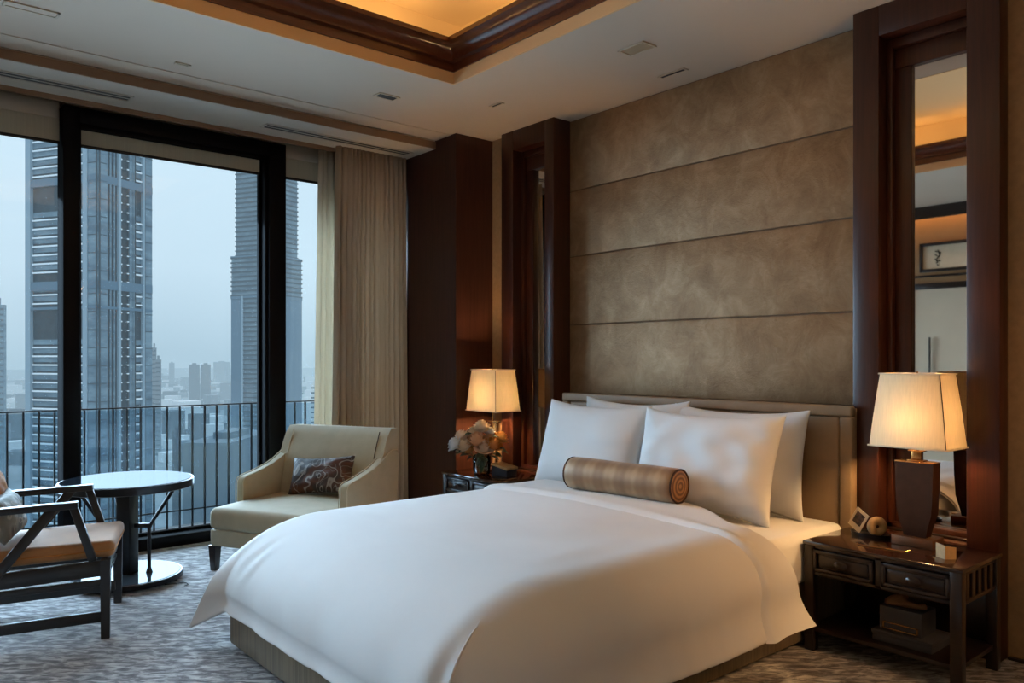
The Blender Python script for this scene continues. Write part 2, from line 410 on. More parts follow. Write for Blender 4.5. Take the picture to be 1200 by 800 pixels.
# recess above
r = MB()
o_ = .22
r.box(TX0 - o_, TX1 + o_, TY0 - o_, TY1 + o_, 3.60, 3.66)
for (a, b, d, e) in ((TX0 - o_ - .05, TX0 - o_, TY0 - o_, TY1 + o_), (TX1 + o_, TX1 + o_ + .05, TY0 - o_, TY1 + o_), (TX0 - o_, TX1 + o_, TY0 - o_ - .05, TY0 - o_), (TX0 - o_, TX1 + o_, TY1 + o_, TY1 + o_ + .05)):
    r.box(a, b, d, e, 3.16, 3.62)
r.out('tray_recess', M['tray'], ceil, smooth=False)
fa = MB()
t_ = .012
fa.box(TX0, TX0 + t_, TY0, TY1, CZ - .001, 3.172); fa.box(TX1 - t_, TX1, TY0, TY1, CZ - .001, 3.172)
fa.box(TX0 + t_, TX1 - t_, TY0, TY0 + t_, CZ - .001, 3.172); fa.box(TX0 + t_, TX1 - t_, TY1 - t_, TY1, CZ - .001, 3.172)
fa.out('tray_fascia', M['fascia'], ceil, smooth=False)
prof = [(-.15, 3.172), (.0, 3.172), (.022, 3.172), (.022, 3.222), (.05, 3.228), (.05, 3.24)]
for k in range(7):
    a = k / 6 * PI / 2
    prof.append((.05 + .085 * (1 - math.cos(a)), 3.24 + .055 * math.sin(a)))
prof += [(.15, 3.295), (.15, 3.322), (-.15, 3.33)]
cr = MB()
def ring(d, z): return [(TX0 + d, TY0 + d, z), (TX1 - d, TY0 + d, z), (TX1 - d, TY1 - d, z), (TX0 + d, TY1 - d, z)]
cr.loft([ring(d, z) for d, z in prof], closed=True, cap=False)
struct(cr.out('trim_1', M['woodh'], smooth=True, angle=25), 'stepped dark wooden cornice around the glowing ceiling tray', 'cornice')

# headboard wall with upholstered panels between seams
wb = struct(MB().box(XW + .012, XW + .2, Y0, 6.1, 0, 3.2).out('wall_headboard', M['shadow_paint'], smooth=False))
seams = [0.0, 1.098, 1.597, 2.098, 2.58, 3.098]
for k in range(len(seams) - 1):
    MB().box(XW, XW + .03, 1.90, 4.17, seams[k] + (.004 if k else 0), seams[k + 1] - .004, .006).out('wall_panel', M['wallpanel'], wb)
# beige wall right of the mirror column, beige reveal left of the far column
struct(MB().box(3.995, 4.08, Y0, 1.30, 0, CZ).out('wall_right', M['beige_wall'], smooth=False))
struct(MB().box(3.965, 4.08, 4.70, 4.97, 0, CZ).out('wall_reveal', M['beige_wall'], smooth=False))
struct(MB().box(3.97, 3.995, Y0, 1.255, 0, .012, .002).out('baseboard_right', M['ebony'], smooth=False))
# dark veneer pier beside the curtain
M['veneer'] = mat_wood('matt_veneer', srgb(54, 31, 26), srgb(76, 46, 38), 0.33, 0.0, spec=.3)
pier = MB().box(3.60, 4.08, 4.935, 6.1, 0, CZ, .003)
struct(pier.out('trim_2', M['veneer'], smooth=False), 'dark veneered pier between curtain and bedside', 'wall panel')
# walls the mirror looks at
wo = struct(MB().box(X0 - .15, X0, Y0 - .1, 6.1, 0, 3.2).out('wall_opposite', M['rearwall'], smooth=False))
struct(MB().box(X0 - .1, XW + .1, Y0 - .15, Y0, 0, 3.2).out('wall_rear', M['rearwall'], smooth=False))
# window wall: header, kerb, end pieces
ww = struct(MB().box(X0 - .1, XW + .1, 6.06, 6.3, 2.94, 3.5).out('wall_window', M['pelmet'], smooth=False))
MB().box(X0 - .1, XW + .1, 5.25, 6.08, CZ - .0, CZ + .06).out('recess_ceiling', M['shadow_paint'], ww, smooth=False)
# pelmet
pl = struct(MB().box(X0, 3.60, 5.215, 5.70, 3.03, CZ, .004).out('trim_3', M['pelmet'], smooth=False), 'cream pelmet running above the window wall', 'pelmet')
MB().box(X0, 3.60, 5.205, 5.2149, 3.032, CZ - .012).out('pelmet_fascia', M['shadow_paint'], pl, smooth=False)  # the brown tone carries the shade of this face
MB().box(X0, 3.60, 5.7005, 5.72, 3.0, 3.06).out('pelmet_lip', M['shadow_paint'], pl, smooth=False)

# ------------------------------------------------------------------ windows
def glass_pane(par, x0, x1, y, z0, z1): return MB().box(x0, x1, y - .004, y + .004, z0, z1).out('glass_pane', M['glass'], par, smooth=False)
w1 = struct(MB().box(X0, 1.08, 5.95, 6.05, 0.0, .075, .004).box(X0, 1.08, 5.98, 6.05, 2.93, 3.0, .004).box(-.32, -.24, 5.97, 6.05, .075, 2.93, .004).out('window_1', M['black_metal']), 'floor to ceiling glazing left of the black sliding frame', 'window')
glass_pane(w1, X0, 1.10, 6.02, .075, 2.93)
f = MB()
for x0, x1 in ((1.082, 1.182), (2.495, 2.632)):
    f.box(x0, x1, 5.87, 6.06, 0, 3.03, .005)
f.box(1.182, 2.495, 5.87, 6.06, 2.925, 3.03, .005)
f.box(1.182, 2.495, 5.87, 6.06, 0, .082, .005)
w2 = struct(f.out('window_2', M['black_metal']), 'large black framed sliding window', 'window')
g = MB()
g.box(1.182, 1.195, 5.90, 6.0, .082, 2.925, .003).box(2.475, 2.495, 5.90, 6.0, .082, 2.925, .003).box(1.195, 2.475, 5.90, 5.94, 2.895, 2.925, .003).box(1.195, 2.475, 5.99, 6.03, .082, .10, .003)
g.box(2.46, 2.475, 5.985, 6.03, .082, 2.925, .003)
g.out('sash_frame', M['black_metal'], w2)
glass_pane(w2, 1.19, 2.48, 6.02, .09, 2.93)
w3 = struct(MB().box(2.632, 3.60, 5.95, 6.05, 0, .075, .004).box(2.632, 3.6, 5.98, 6.05, 2.93, 3.0, .004).out('window_3', M['black_metal']), 'narrow glazing between sliding window and curtain', 'window')
glass_pane(w3, 2.62, 3.60, 6.02, .075, 2.93)
def blind(x0, x1, z, lab):
    b = thing('roller_blind', lab, 'blind', ((x0 + x1) / 2, 5.965, z), group='roller blinds above the windows')
    h = (x1 - x0) / 2 - .004
    MB().box(-h, h, -.012, .012, 2.955 - z, 3.06 - z, .004).out('cassette', M['grey_metal'], b)
    MB().box(-h, h, -.003, .003, .0, 2.957 - z).out('blind_fabric', M['blind'], b, smooth=False)
    MB().box(-h, h, -.007, .007, -.016, .004, .003).out('bottom_bar', M['slot'], b)
blind(X0, 1.08, 2.80, 'beige roller blind above the pane left of the black window frame')
blind(1.197, 2.458, 2.80, 'wide beige roller blind inside the black framed sliding window')
blind(2.634, 3.58, 2.80, 'beige roller blind above the narrow pane beside the curtain')

# balcony
struct(MB().box(-6, 8, 6.12, 6.85, -.35, -.05, .0).out('floor_balcony', M['concrete'], smooth=False), 'concrete balcony slab outside the window', 'balcony')
rl = thing('balcony_railing', 'dark steel balcony railing with thin upright bars outside the window', 'railing', (1.6, 6.6, -.05))
MB().bar((-6, 0, 1.017), (6, 0, 1.017), .03, .010, bev=.002).out('top_rail', M['rail_metal'], rl)
MB().bar((-6, 0, .17), (6, 0, .17), .02, .010, bev=.002).out('bottom_rail', M['rail_metal'], rl)
MB().box(-6, 6, .035, .045, .03, 1.0).out('glass_panel', M['railglass'], rl, smooth=False)
proto = None
k = 0
x = -2.42
while x < 2.3:
    if proto is None:
        proto = MB().box(-.006, .006, -.012, .012, .0, 1.01, .002).out('baluster', M['rail_metal'], rl)
        b = proto
    else:
        b = proto.copy(); COL.objects.link(b); b.parent = rl
    b.location = (x, 0, 0); x += .099

# ------------------------------------------------------------------ curtains
def curtain(name, x0, x1, y, z0, z1, folds, amp, seed, mat, parent=None, flare=0.0, n=None):
    rnd = random.Random(seed); ph = [rnd.uniform(0, 6.28) for _ in range(4)]
    n = n or int(folds * 12)
    def f(u, v):
        z = lerp(z1, z0, v)
        ww = u + .012 * math.sin(u * 9 + ph[2])
        s = math.sin(2 * PI * folds * ww + ph[0] + .6 * math.sin(u * 11 + ph[1]))
        s2 = math.sin(2 * PI * folds * 2.3 * ww + ph[3])
        a = amp * (.55 + .45 * v)
        xx = lerp(x0 - flare * v, x1 + .35 * flare * v, u) + .25 * amp * math.cos(2 * PI * folds * ww + ph[0])
        return (xx, y + a * s + .25 * a * s2 * (1 - .3 * v), z)
    return MB().grid(f, n, 14).out(name, mat, parent, solid=.004, angle=80)
d = thing('drape', 'heavy taupe full-length drape gathered beside the dark wood pier', 'curtain', (3.26, 5.62, 0))
curtain('drape_panel', -.315, .325, 0, .012, 3.028, 15, .036, 3, M['drape'], d, .04)
d2 = thing('sheer_curtain', 'pale sheer curtain gathered between the window and the taupe drape', 'curtain', (2.93, 5.79, 0))
curtain('sheer_panel', -.055, .19, 0, .012, 3.06, 5, .03, 5, M['sheer'], d2, .05)

# ------------------------------------------------------------------ mirror columns
def niche(y0, y1, oy0, oy1, lab):
    t = thing('mirror_niche', lab, 'mirror', (3.90, (y0 + y1) / 2, 0)); cy = (y0 + y1) / 2
    m = MB(); F = 0.0; B = .17
    m.box(F, B, y0 - cy, oy0 - cy, 0, CZ, .004).box(F, B, oy1 - cy, y1 - cy, 0, CZ, .004)
    m.box(F + .001, B, oy0 - cy, oy1 - cy, 2.95, CZ, .003).box(F + .001, B, oy0 - cy, oy1 - cy, 0, .50, .003)
    m.out('outer_frame', M['wood'], t)
    i = MB(); a, b = oy0 - cy, oy1 - cy
    i.box(.085, .15, b - .03, b - .001, .50, 2.949, .004).box(.112, .15, b - .11, b - .03, .50, 2.799, .004)
    i.box(.085, .15, a, a + .03, .50, 2.95, .004).box(.086, .15, a + .002, b - .031, 2.90, 2.949, .004).box(.11, .149, a + .031, b - .031, 2.80, 2.899, .004)
    i.box(.085, .15, a, b, .50, .535, .003)
    i.out('inner_frame', M['wood'], t)
    MB().box(.055, .15, a, b, .50, .512, .002).out('ledge', M['ebony'], t)
    MB().box(.135, .14, a + .01, b - .02, .51, 2.93).out('mirror_glass', M['mirror'], t, smooth=False)
    return t
niche(1.262, 1.93, 1.40, 1.80, 'tall dark wood niche with mirror behind the lamp on the near nightstand')
niche(4.15, 4.745, 4.246, 4.605, 'tall dark wood niche with mirror behind the far nightstand and flowers')

# ------------------------------------------------------------------ bed
BY0, BY1 = 1.93, 3.70
bed = thing('bed', 'large upholstered bed with taupe headboard and white made-up mattress', 'bed', (2.55, 2.86, 0))
def rel(o, p): return o
def atb(m): return m.xform(Matrix.Translation((-2.55, -2.86, 0)))
atb(MB().box(1.36, 3.83, 1.935, 3.66, .02, .30, .015)).out('bed_base', M['bedbase'], bed)
atb(MB().box(1.46, 3.78, 2.02, 3.58, .0, .03)).out('plinth', M['ebony'], bed, smooth=False)
atb(MB().box(1.63, 3.83, BY0, BY1, .28, .527, .05, 4)).out('mattress', M['linen'], bed)
hb = atb(MB().box(3.865, 3.895, 1.905, 4.0, .25, 1.10, .006)).out('headboard', M['headboard'], bed)
fr = MB()
fr.box(3.838, 3.88, 1.905, 4.0, 1.055, 1.112, .012, 3).box(3.838, 3.88, 1.905, 1.973, .25, 1.056, .012, 3).box(3.838, 3.88, 3.932, 4.0, .25, 1.056, .012, 3)
atb(fr).out('headboard_border', M['headboard'], hb)
ys = [1.975 + k * (3.93 - 1.975) / 3 for k in range(4)]
for k in range(3):
    atb(MB().box(3.85, 3.88, ys[k] + .001, ys[k + 1] - .001, .30, 1.053, .012, 3)).out('headboard_panel', M['headboard'], hb)

# duvet ------------------------------------------------------------
ZT = .585
DXF, DYN, DYF = 1.86, 2.08, 3.61           # inner rectangle (start of the roll-off)
SIDE = {'foot': (.535, .31, .01, .19), 'near': (.285, .22, .05, .205), 'far': (.19, .16, .06, .22)}   # roll width, roll drop, flare, hem z
NP = 20; NA = 11
def profile(side):
    rx, rz, fl, hz = SIDE[side]; out = []
    for k in range(NA + 1):
        a = k / NA * PI / 2
        out.append((rx * math.sin(a), ZT - rz * (1 - math.cos(a))))
    zb = ZT - rz
    for k in range(1, NP - NA):
        t = k / (NP - NA - 1)
        out.append((rx + fl * t ** 1.4 - .010 * math.sin(PI * t), lerp(zb, hz, t)))
    return out
PF = {s: profile(s) for s in SIDE}
NK = len(PF['foot'])
def headx(y):
    return 3.33 - .33 * sm(2.6, 1.87, y)
def topz(x, y):
    u = (x - DXF) / (3.33 - DXF); w = (y - DYN) / (DYF - DYN)
    d = .022 * math.sin(PI * min(max(w, 0), 1)) * math.sin(PI * min(max(.12 + .8 * u, 0), 1))
    d += .006 * noise.noise(Vector((x * 2.1, y * 2.3, .3))) + .003 * noise.noise(Vector((x * 6, y * 5, 2)))
    return d * sm(0, .08, w) * sm(0, .08, 1 - w) * sm(0, .08, u)
NX, NY = 46, 44
dm = MB()
XS = [i / NX for i in range(NX + 1)]; YS = [j / NY for j in range(NY + 1)]
def yy(j): return lerp(DYN, DYF, j)
def xx(i, y): return lerp(DXF, headx(y), i)
dm.grid(lambda u, v: (xx(u, yy(v)), yy(v), ZT + topz(xx(u, yy(v)), yy(v))), NX, NY)
def foldn(s, k):   # gentle outward ripple of hanging cloth, grows to the hem
    return (.010 * noise.noise(Vector((s * 4.2, 1.7, k * .05))) + .006 * noise.noise(Vector((s * 11, 5.1, .4)))) * (k / NK) ** 1.2
def side_near(u, v):
    k = min(int(round(v * (NK - 1))), NK - 1); o_, z = PF['near'][k]
    x = lerp(DXF, headx(DYN) + .10 * (k / NK) ** 1.3, u)
    w = sm(0, .08, u)
    return (x, DYN - o_ - w * foldn(x, k), z + .008 * w * noise.noise(Vector((x * 3, 7, 0))) * (k / NK))
dm.grid(side_near, NX, NK - 1)
def side_far(u, v):
    k = min(int(round(v * (NK - 1))), NK - 1); o_, z = PF['far'][k]
    x = lerp(DXF, headx(DYF), u); w = sm(0, .08, u)
    return (x, DYF + o_ + w * foldn(x + 9, k), z)
dm.grid(side_far, NX, NK - 1)
def side_foot(u, v):
    k = min(int(round(v * (NK - 1))), NK - 1); o_, z = PF['foot'][k]
    y = lerp(DYN, DYF, u); w = sm(0, .06, u) * sm(0, .06, 1 - u)
    wr = .010 * math.sin(60 * (y + .35 * z)) * math.exp(-((y - 3.47) / .09) ** 2) * math.exp(-((z - .44) / .09) ** 2) * w * sm(1, 6, k)
    return (DXF - o_ - w * foldn(y + 4, k) - wr, y, z)
dm.grid(side_foot, NY, NK - 1)
NC = 12
def near_pt(u, k, extra=0.0):
    of, zf = PF['foot'][k]; on, zn = PF['near'][k]; a = u * PI / 2
    n = 2.5; ca = max(math.cos(a), 0) ** (2 / n); sa = max(math.sin(a), 0) ** (2 / n)
    if u == 0: ca, sa = 1, 0
    if u == 1: ca, sa = 0, 1
    pin = (.020 * math.exp(-((u - .30) / .035) ** 2) - .016 * math.exp(-((u - .20) / .06) ** 2) * math.sin(PI * u)) * sm(5, 11, k) + extra
    return (DXF - of * ca - .75 * pin, DYN - on * sa - .66 * pin, lerp(zf, zn, u) - .02 * math.sin(2 * a) * (k / NK))
def corner_near(u, v):
    return near_pt(u, min(int(round(v * (NK - 1))), NK - 1))
dm.grid(corner_near, 40, NK - 1)
def corner_far(u, v):
    k = min(int(round(v * (NK - 1))), NK - 1)
    of, zf = PF['foot'][k]; on, zn = PF['far'][k]; a = u * PI / 2
    n = 2.4; ca = max(math.cos(a), 0) ** (2 / n); sa = max(math.sin(a), 0) ** (2 / n)
    if u == 0: ca, sa = 1, 0
    if u == 1: ca, sa = 0, 1
    p0 = Vector((DXF - of * ca, DYF + on * sa, lerp(zf, zn, u)))
    # the spare cloth of the corner hangs as a pointed ear
    A = Vector((DXF - of, DYF, zf)); B = Vector((DXF, DYF + on, zn)); g = sm(2, NK, k) ** .7
    T = A + Vector((-.095, .215, -.13 * (k / NK) ** 2)) * g
    um = .5
    p1 = A.lerp(T, u / um) if u < um else T.lerp(B, (u - um) / (1 - um))
    return tuple(p0.lerp(p1, sm(2, 11, k)))
dm.grid(corner_far, NC * 2, NK - 1)
dv = dm.out('duvet', M['linen'], None, merge=True, subsurf=1, solid=.014, angle=180)
tag(dv, 'white duvet spread over the bed and hanging down its sides', 'duvet')
# turned-down band at the head of the duvet
def band(u, v):
    # v runs far hem -> top -> near hem ; u from fold line (0) to head edge (1)
    L1, L2, L3 = NK - 1, NY, NK - 1
    s = v * (L1 + L2 + L3)
    if s <= L1:
        k = int(round(L1 - s)); o_, z = PF['far'][k]; y = DYF + o_; px_ = 0; xl, xr = 2.90, headx(DYF); nrm = (0, math.sin(min(k / NA, 1) * PI / 2), math.cos(min(k / NA, 1) * PI / 2)); p = (y, z)
    elif s < L1 + L2:
        y = lerp(DYF, DYN, (s - L1) / L2); xl = 2.90; xr = headx(y); nrm = (0, 0, 1); p = (y, None)
    else:
        k = int(round(s - L1 - L2)); o_, z = PF['near'][k]; y = DYN - o_
        xl = 2.90 - .09 * (k / NK) ** 1.2; xr = headx(DYN) + .10 * (k / NK) ** 1.3
        nrm = (0, -math.sin(min(k / NA, 1) * PI / 2), math.cos(min(k / NA, 1) * PI / 2)); p = (y, z)
    xr += .012
    x = lerp(xl, xr, u)
    z = p[1] if p[1] is not None else ZT + topz(x, y)
    if s > L1 + L2:
        y2 = p[0] - foldn(x, int(round(s - L1 - L2)))
    else: y2 = p[0]
    e = .020 * (sm(0, .10, u) * .8 + .2) * (1 - .55 * sm(.10, .45, u)) - .006 * (1 - sm(0, .05, u))
    if u in (0.0,): e = -.004
    return (x, y2 + nrm[1] * e, z + nrm[2] * e)
MB().grid(band, 22, (NK - 1) * 2 + NY).out('turned_down_band', M['linen'], dv, angle=180)
pp = [near_pt(.30, k, .003) for k in range(5, NK)]
MB().tube(pp, [.001, .003, .0045] + [.006] * (len(pp) - 3), 8).out('corner_piping', M['pillowcase'], dv)

# pillows ------------------------------------------------------------
def pillow_mesh(w, h, t, seed=0, wr=.006, n=34, cut=0.0):
    rnd = random.Random(seed); off = Vector((rnd.uniform(0, 50), rnd.uniform(0, 50), 0))
    m = MB()
    def sheet(sgn):
        def f(a, b):
            u, v = a * 2 - 1, b * 2 - 1
            px_ = w / 2 * u * (1 - .075 * (1 - v * v) * abs(u) ** 3)
            pz = h / 2 * v * (1 - .15 * (1 - abs(u) ** 2.2) * abs(v) ** 3)
            k = ((1 - abs(u) ** 2.6) * (1 - abs(v) ** 2.6)); k = max(k, 0) ** .6
            q = Vector((u * 2.2, v * 2.2, sgn)) + off
            e = (1 - abs(u) ** 6) * (1 - abs(v) ** 6)
            wrk = wr * noise.noise(q * 1.2) * 2 + wr * (1 - abs(noise.noise(q * 1.7)) * 2) * abs(u * v) ** .6
            return (px_, sgn * (t / 2 * k * (1 - cut * sm(.1, 1, v)) + wrk * e), pz)
        return f
    m.grid(sheet(1), n, n); m.grid(sheet(-1), n, n)
    return m
def place_pillow(name, lab, cat, group, w, h, t, base, lean, yaw, mat, seed=0, roll=0.0, **kw):
    """base: middle of the lower edge; lean: degrees back from upright; yaw: rotation about z (0 = facing -X)"""
    m = pillow_mesh(w, h, t, seed, **kw)
    # local: x=width, y=thickness (front = -y), z=height ; bottom edge at origin
    o = m.out(name, mat, None, merge=True, subsurf=1, angle=180)
    R = Matrix.Rotation(math.radians(yaw), 4, 'Z') @ Matrix.Rotation(-PI / 2, 4, 'Z') @ Matrix.Rotation(math.radians(-lean), 4, 'X') @ Matrix.Rotation(math.radians(roll), 4, 'Y')
    o.matrix_world = Matrix.Translation(base) @ R @ Matrix.Translation((0, 0, h / 2))
    tag(o, lab, cat, group); return o
G = 'white pillows on the bed'
place_pillow('pillow', 'white pillow half hidden behind the front pillow nearest the flowers', 'pillow', G, .86, .60, .15, (3.67, 3.24, .515), 7, 0, M['pillowcase'], 1)
place_pillow('pillow', 'white pillow against the headboard behind the front pillow nearest the bedside drawers', 'pillow', G, .88, .585, .15, (3.67, 2.50, .515), 7, 0, M['pillowcase'], 2)
place_pillow('pillow', 'white front pillow standing nearest the flowers, behind the plaid bolster', 'pillow', G, .92, .60, .19, (3.435, 3.42, .512), 16, -2, M['pillowcase'], 3)
place_pillow('pillow', 'white front pillow standing nearest the bedside drawers, behind the bolster end', 'pillow', G, .90, .59, .19, (3.40, 2.545, .512), 17, 2, M['pillowcase'], 4, wr=.011)

# bolster
bo = thing('bolster', 'tan plaid roll bolster lying on the bed before the pillows', 'bolster', (3.245, 2.895, .598), math.radians(5))
R_ = .092; L_ = .36
pr = [(R_ - .014, -L_), (R_ - .004, -L_ + .006), (R_, -L_ + .02)] + [(R_ + .001 * math.sin(k), lerp(-L_ + .02, L_ - .02, k / 10)) for k in range(1, 10)] + [(R_, L_ - .02), (R_ - .004, L_ - .006), (R_ - .014, L_)]
rot = Matrix.Translation((0, 0, R_)) @ Matrix.Rotation(PI / 2, 4, 'X')
bb = MB().lathe(pr, 40, cap=False).xform(Matrix.Rotation(PI / 2, 4, 'X'))
o = bb.out('roll_body', M['plaid'], bo, angle=60); o.location = (0, 0, R_)
for s in (-1, 1):
    e = MB().lathe([(0.0001, .004), (R_ * .35, .006), (R_ * .7, .003), (R_ - .013, 0)], 40, cap=False).xform(Matrix.Rotation(PI / 2 * (1 if s < 0 else -1), 4, 'X'))
    o = e.out('rolled_end', M['spiral'], bo); o.location = (0, s * L_, R_)
    ringp = [((R_ - .006) * math.cos(a), s * (L_ - .001), R_ + (R_ - .006) * math.sin(a)) for a in [2 * PI * k / 32 for k in range(33)]]
    MB().tube(ringp, .006, 6, cap=False).out('end_piping', M['bronze'], bo)

# ------------------------------------------------------------------ nightstands
def nightstand(cy, lab):
    W, D, Hh = .69, .44, .506
    t = thing('nightstand', lab, 'nightstand', (3.612, cy, 0), group='dark nightstands either side of the bed')
    x0, x1 = -D / 2, D / 2; y0, y1 = -W / 2, W / 2
    MB().box(x0 - .0, x1, y0, y1, .488, Hh, .005).out('top', M['lacquer'], t)
    lg = .046
    for a in (x0 + .006, x1 - lg - .002):
        for b in (y0 + .006, y1 - lg - .006):
            MB().box(a, a + lg, b, b + lg, 0, .489, .004).out('leg', M['ebony'], t)
    c = MB()
    zb, zt = .352, .489
    c.box(x0 + .014, x0 + .03, y0 + lg, y1 - lg, zb, zb + .016, .002).box(x0 + .014, x0 + .03, y0 + lg, y1 - lg, zt - .014, zt, .002)
    c.box(x0 + .014, x1 - .02, -.014, .014, zb, zt, .002)
    c.box(x1 - .025, x1 - .01, y0 + lg, y1 - lg, zb, zt, .002)
    c.box(x0 + .03, x1 - .02, y0 + .05, y1 - .05, zb - .002, zb + .01)
    c.out('drawer_case', M['ebony'], t)
    for s in (-1, 1):     # open slatted sides
        ys = s * (W / 2 - .02)
        q = MB()
        q.box(x0 + .045, x1 - .045, ys - .009, ys + .009, zb, zb + .018, .003).box(x0 + .045, x1 - .045, ys - .009, ys + .009, zt - .018, zt, .003)
        for k in range(5):
            xc = lerp(x0 + .09, x1 - .09, k / 4)
            q.box(xc - .018, xc + .018, ys - .007, ys + .007, zb, zt, .002)
        q.out('side_slats', M['ebony'], t)
    for s in (-1, 1):
        a, b = (y0 + lg + .004, -.018) if s < 0 else (.018, y1 - lg - .004)
        z0, z1 = zb + .02, zt - .018
        d = MB().box(x0 + .016, x0 + .034, a, b, z0, z1, .003)
        for (p, q, r, v) in ((a, a + .016, z0, z1), (b - .016, b, z0, z1), (a, b, z0, z0 + .016), (a, b, z1 - .016, z1)):
            d.box(x0 + .004, x0 + .02, p, q, r, v, .004)
        d.box(x0 + .010, x0 + .02, a + .024, b - .024, z0 + .024, z1 - .024, .005)
        dr = d.out('drawer', M['ebony'], t)
        cyd = (a + b) / 2; zc = (z0 + z1) / 2
        kn = MB().lathe([(.007, 0), (.007, .012), (.017, .015), (.026, .021), (.02, .027), (.0005, .029)], 24)
        bmesh.ops.scale(kn.bm, vec=(1.25, .8, 1), verts=kn.bm.verts)
        kn.xform(Matrix.Translation((x0 + .010, cyd, zc)) @ Matrix.Rotation(-PI / 2, 4, 'Y') @ Matrix.Rotation(PI / 2, 4, 'Z'))
        kn.out('knob', M['ebony'], dr)
    MB().box(x1 - .02, x1 - .006, y0 + .03, y1 - .03, .10, .36, .002).out('back_panel', M['ebony'], t)
    MB().box(x0 + .02, x1 - .02, y0 + .02, y1 - .02, .09, .11, .003).out('shelf', M['ebony'], t)
    return t
nightstand(1.575, 'dark wood nightstand with two drawers beside the near edge of the bed')
nightstand(4.49, 'dark nightstand mostly hidden beyond the bed, carrying the flower vase')
NZ = .506

# lamps
def shade_mesh(w0, d0, w1, d1, z0, z1, n=8):
    m = MB(); rings = []
    for k in range(n + 1):
        t = k / n; z = lerp(z0, z1, t); s = t - .04 * math.sin(PI * t)
        w, d = lerp(w0, w1, s) / 2, lerp(d0, d1, s) / 2
        b = .006
        rings.append([(-d + b, -w, z), (d - b, -w, z), (d, -w + b, z), (d, w - b, z), (d - b, w, z), (-d + b, w, z), (-d, w - b, z), (-d, -w + b, z)])
    m.loft(rings, closed=True, cap=False); return m
def rim(m, w, d, z, r):
    w, d = w / 2, d / 2
    p = [(-d, -w, z), (d, -w, z), (d, w, z), (-d, w, z)]
    for i in range(4): m.bar(p[i], p[(i + 1) % 4], r, r, bev=.001)
    return m
def lamp_shade(t, w0, d0, w1, d1, z0, z1):
    s = shade_mesh(w0, d0, w1, d1, z0, z1).out('lamp_shade', M['shade'], t, angle=50)
    for (w, d, z) in ((w0, d0, z0), (w1, d1, z1)): rim(MB(), w + .004, d + .004, z, .007).out('shade_trim', M['paper'], s)
    for sx in (-1, 1):
        for sy in (-1, 1):
            pts = []
            for k in range(9):
                q = k / 8; ss = q - .04 * math.sin(PI * q)
                pts.append((sx * (lerp(d0, d1, ss) / 2 - .001), sy * (lerp(w0, w1, ss) / 2 - .001), lerp(z0, z1, q)))
            MB().tube(pts, .0018, 6).out('seam', M['bronze'], s)
    ha = MB().tube([(-d1 / 2, 0, z1 - .02), (d1 / 2, 0, z1 - .02)], .002, 6); ha.tube([(0, 0, z1 - .02), (0, 0, z1 + .012)], .003, 6)
    ha.out('harp', M['brass'], t)
    MB().lathe([(.0001, -.026), (.014, -.02), (.02, -.004), (.018, .010), (.009, .022), (.009, .028), (.0001, .029)], 20).xform(Matrix.Translation((0, 0, .56))).out('bulb', M['bulb'], t)
def warm_point(name, loc, power, col=(1.0, .60, .25), rad=.035):
    L = bpy.data.lights.new(name, 'POINT'); L.energy = power; L.color = col; L.shadow_soft_size = rad
    o = bpy.data.objects.new(name, L); COL.objects.link(o); o.location = loc; return o
LX, LY = 3.70, 1.532
lr = thing('table_lamp', 'bronze block table lamp glowing on the near nightstand', 'lamp', (LX, LY, NZ))
MB().box(-.06, .06, -.09, .09, 0, .042, .003).out('plinth', mat_plain('light_bronze', srgb(122, 84, 58), .4, .5), lr)
MB().loft([[(-d, -w, z), (d, -w, z), (d, w, z), (-d, w, z)] for (d, w, z) in ((.03, .048, .042), (.034, .054, .075), (.038, .074, .145), (.04, .080, .25), (.041, .083, .375))]).out('lamp_body', M['bronze'], lr, angle=30)
MB().box(-.042, .042, -.084, .084, .375, .380, .001).box(-.026, .026, -.034, .034, .380, .386, .001).out('cap_plate', M['brass'], lr)
MB().box(-.013, .013, -.022, .022, .386, .425, .002).box(-.02, .02, -.034, .034, .425, .43, .001).box(-.005, .005, -.005, .005, .43, .75).out('neck', M['brass'], lr)
lamp_shade(lr, .335, .235, .262, .18, .448, .775)
LX2, LY2 = 3.70, 4.60
ll = thing('table_lamp', 'table lamp with slim brass stem glowing behind the flowers', 'lamp', (LX2, LY2, NZ))
MB().box(-.07, .07, -.07, .07, 0, .02, .003).out('base', M['bronze'], ll)
MB().box(-.008, .008, -.05, -.034, .02, .375, .002).out('post', M['brass'], ll)
MB().box(-.012, .012, -.075, .065, .365, .378, .002).out('crossbar', M['brass'], ll)
MB().box(-.007, .007, -.007, .007, .378, .72, .002).out('stem', M['brass'], ll)
lamp_shade(ll, .36, .24, .29, .19, .455, .76)

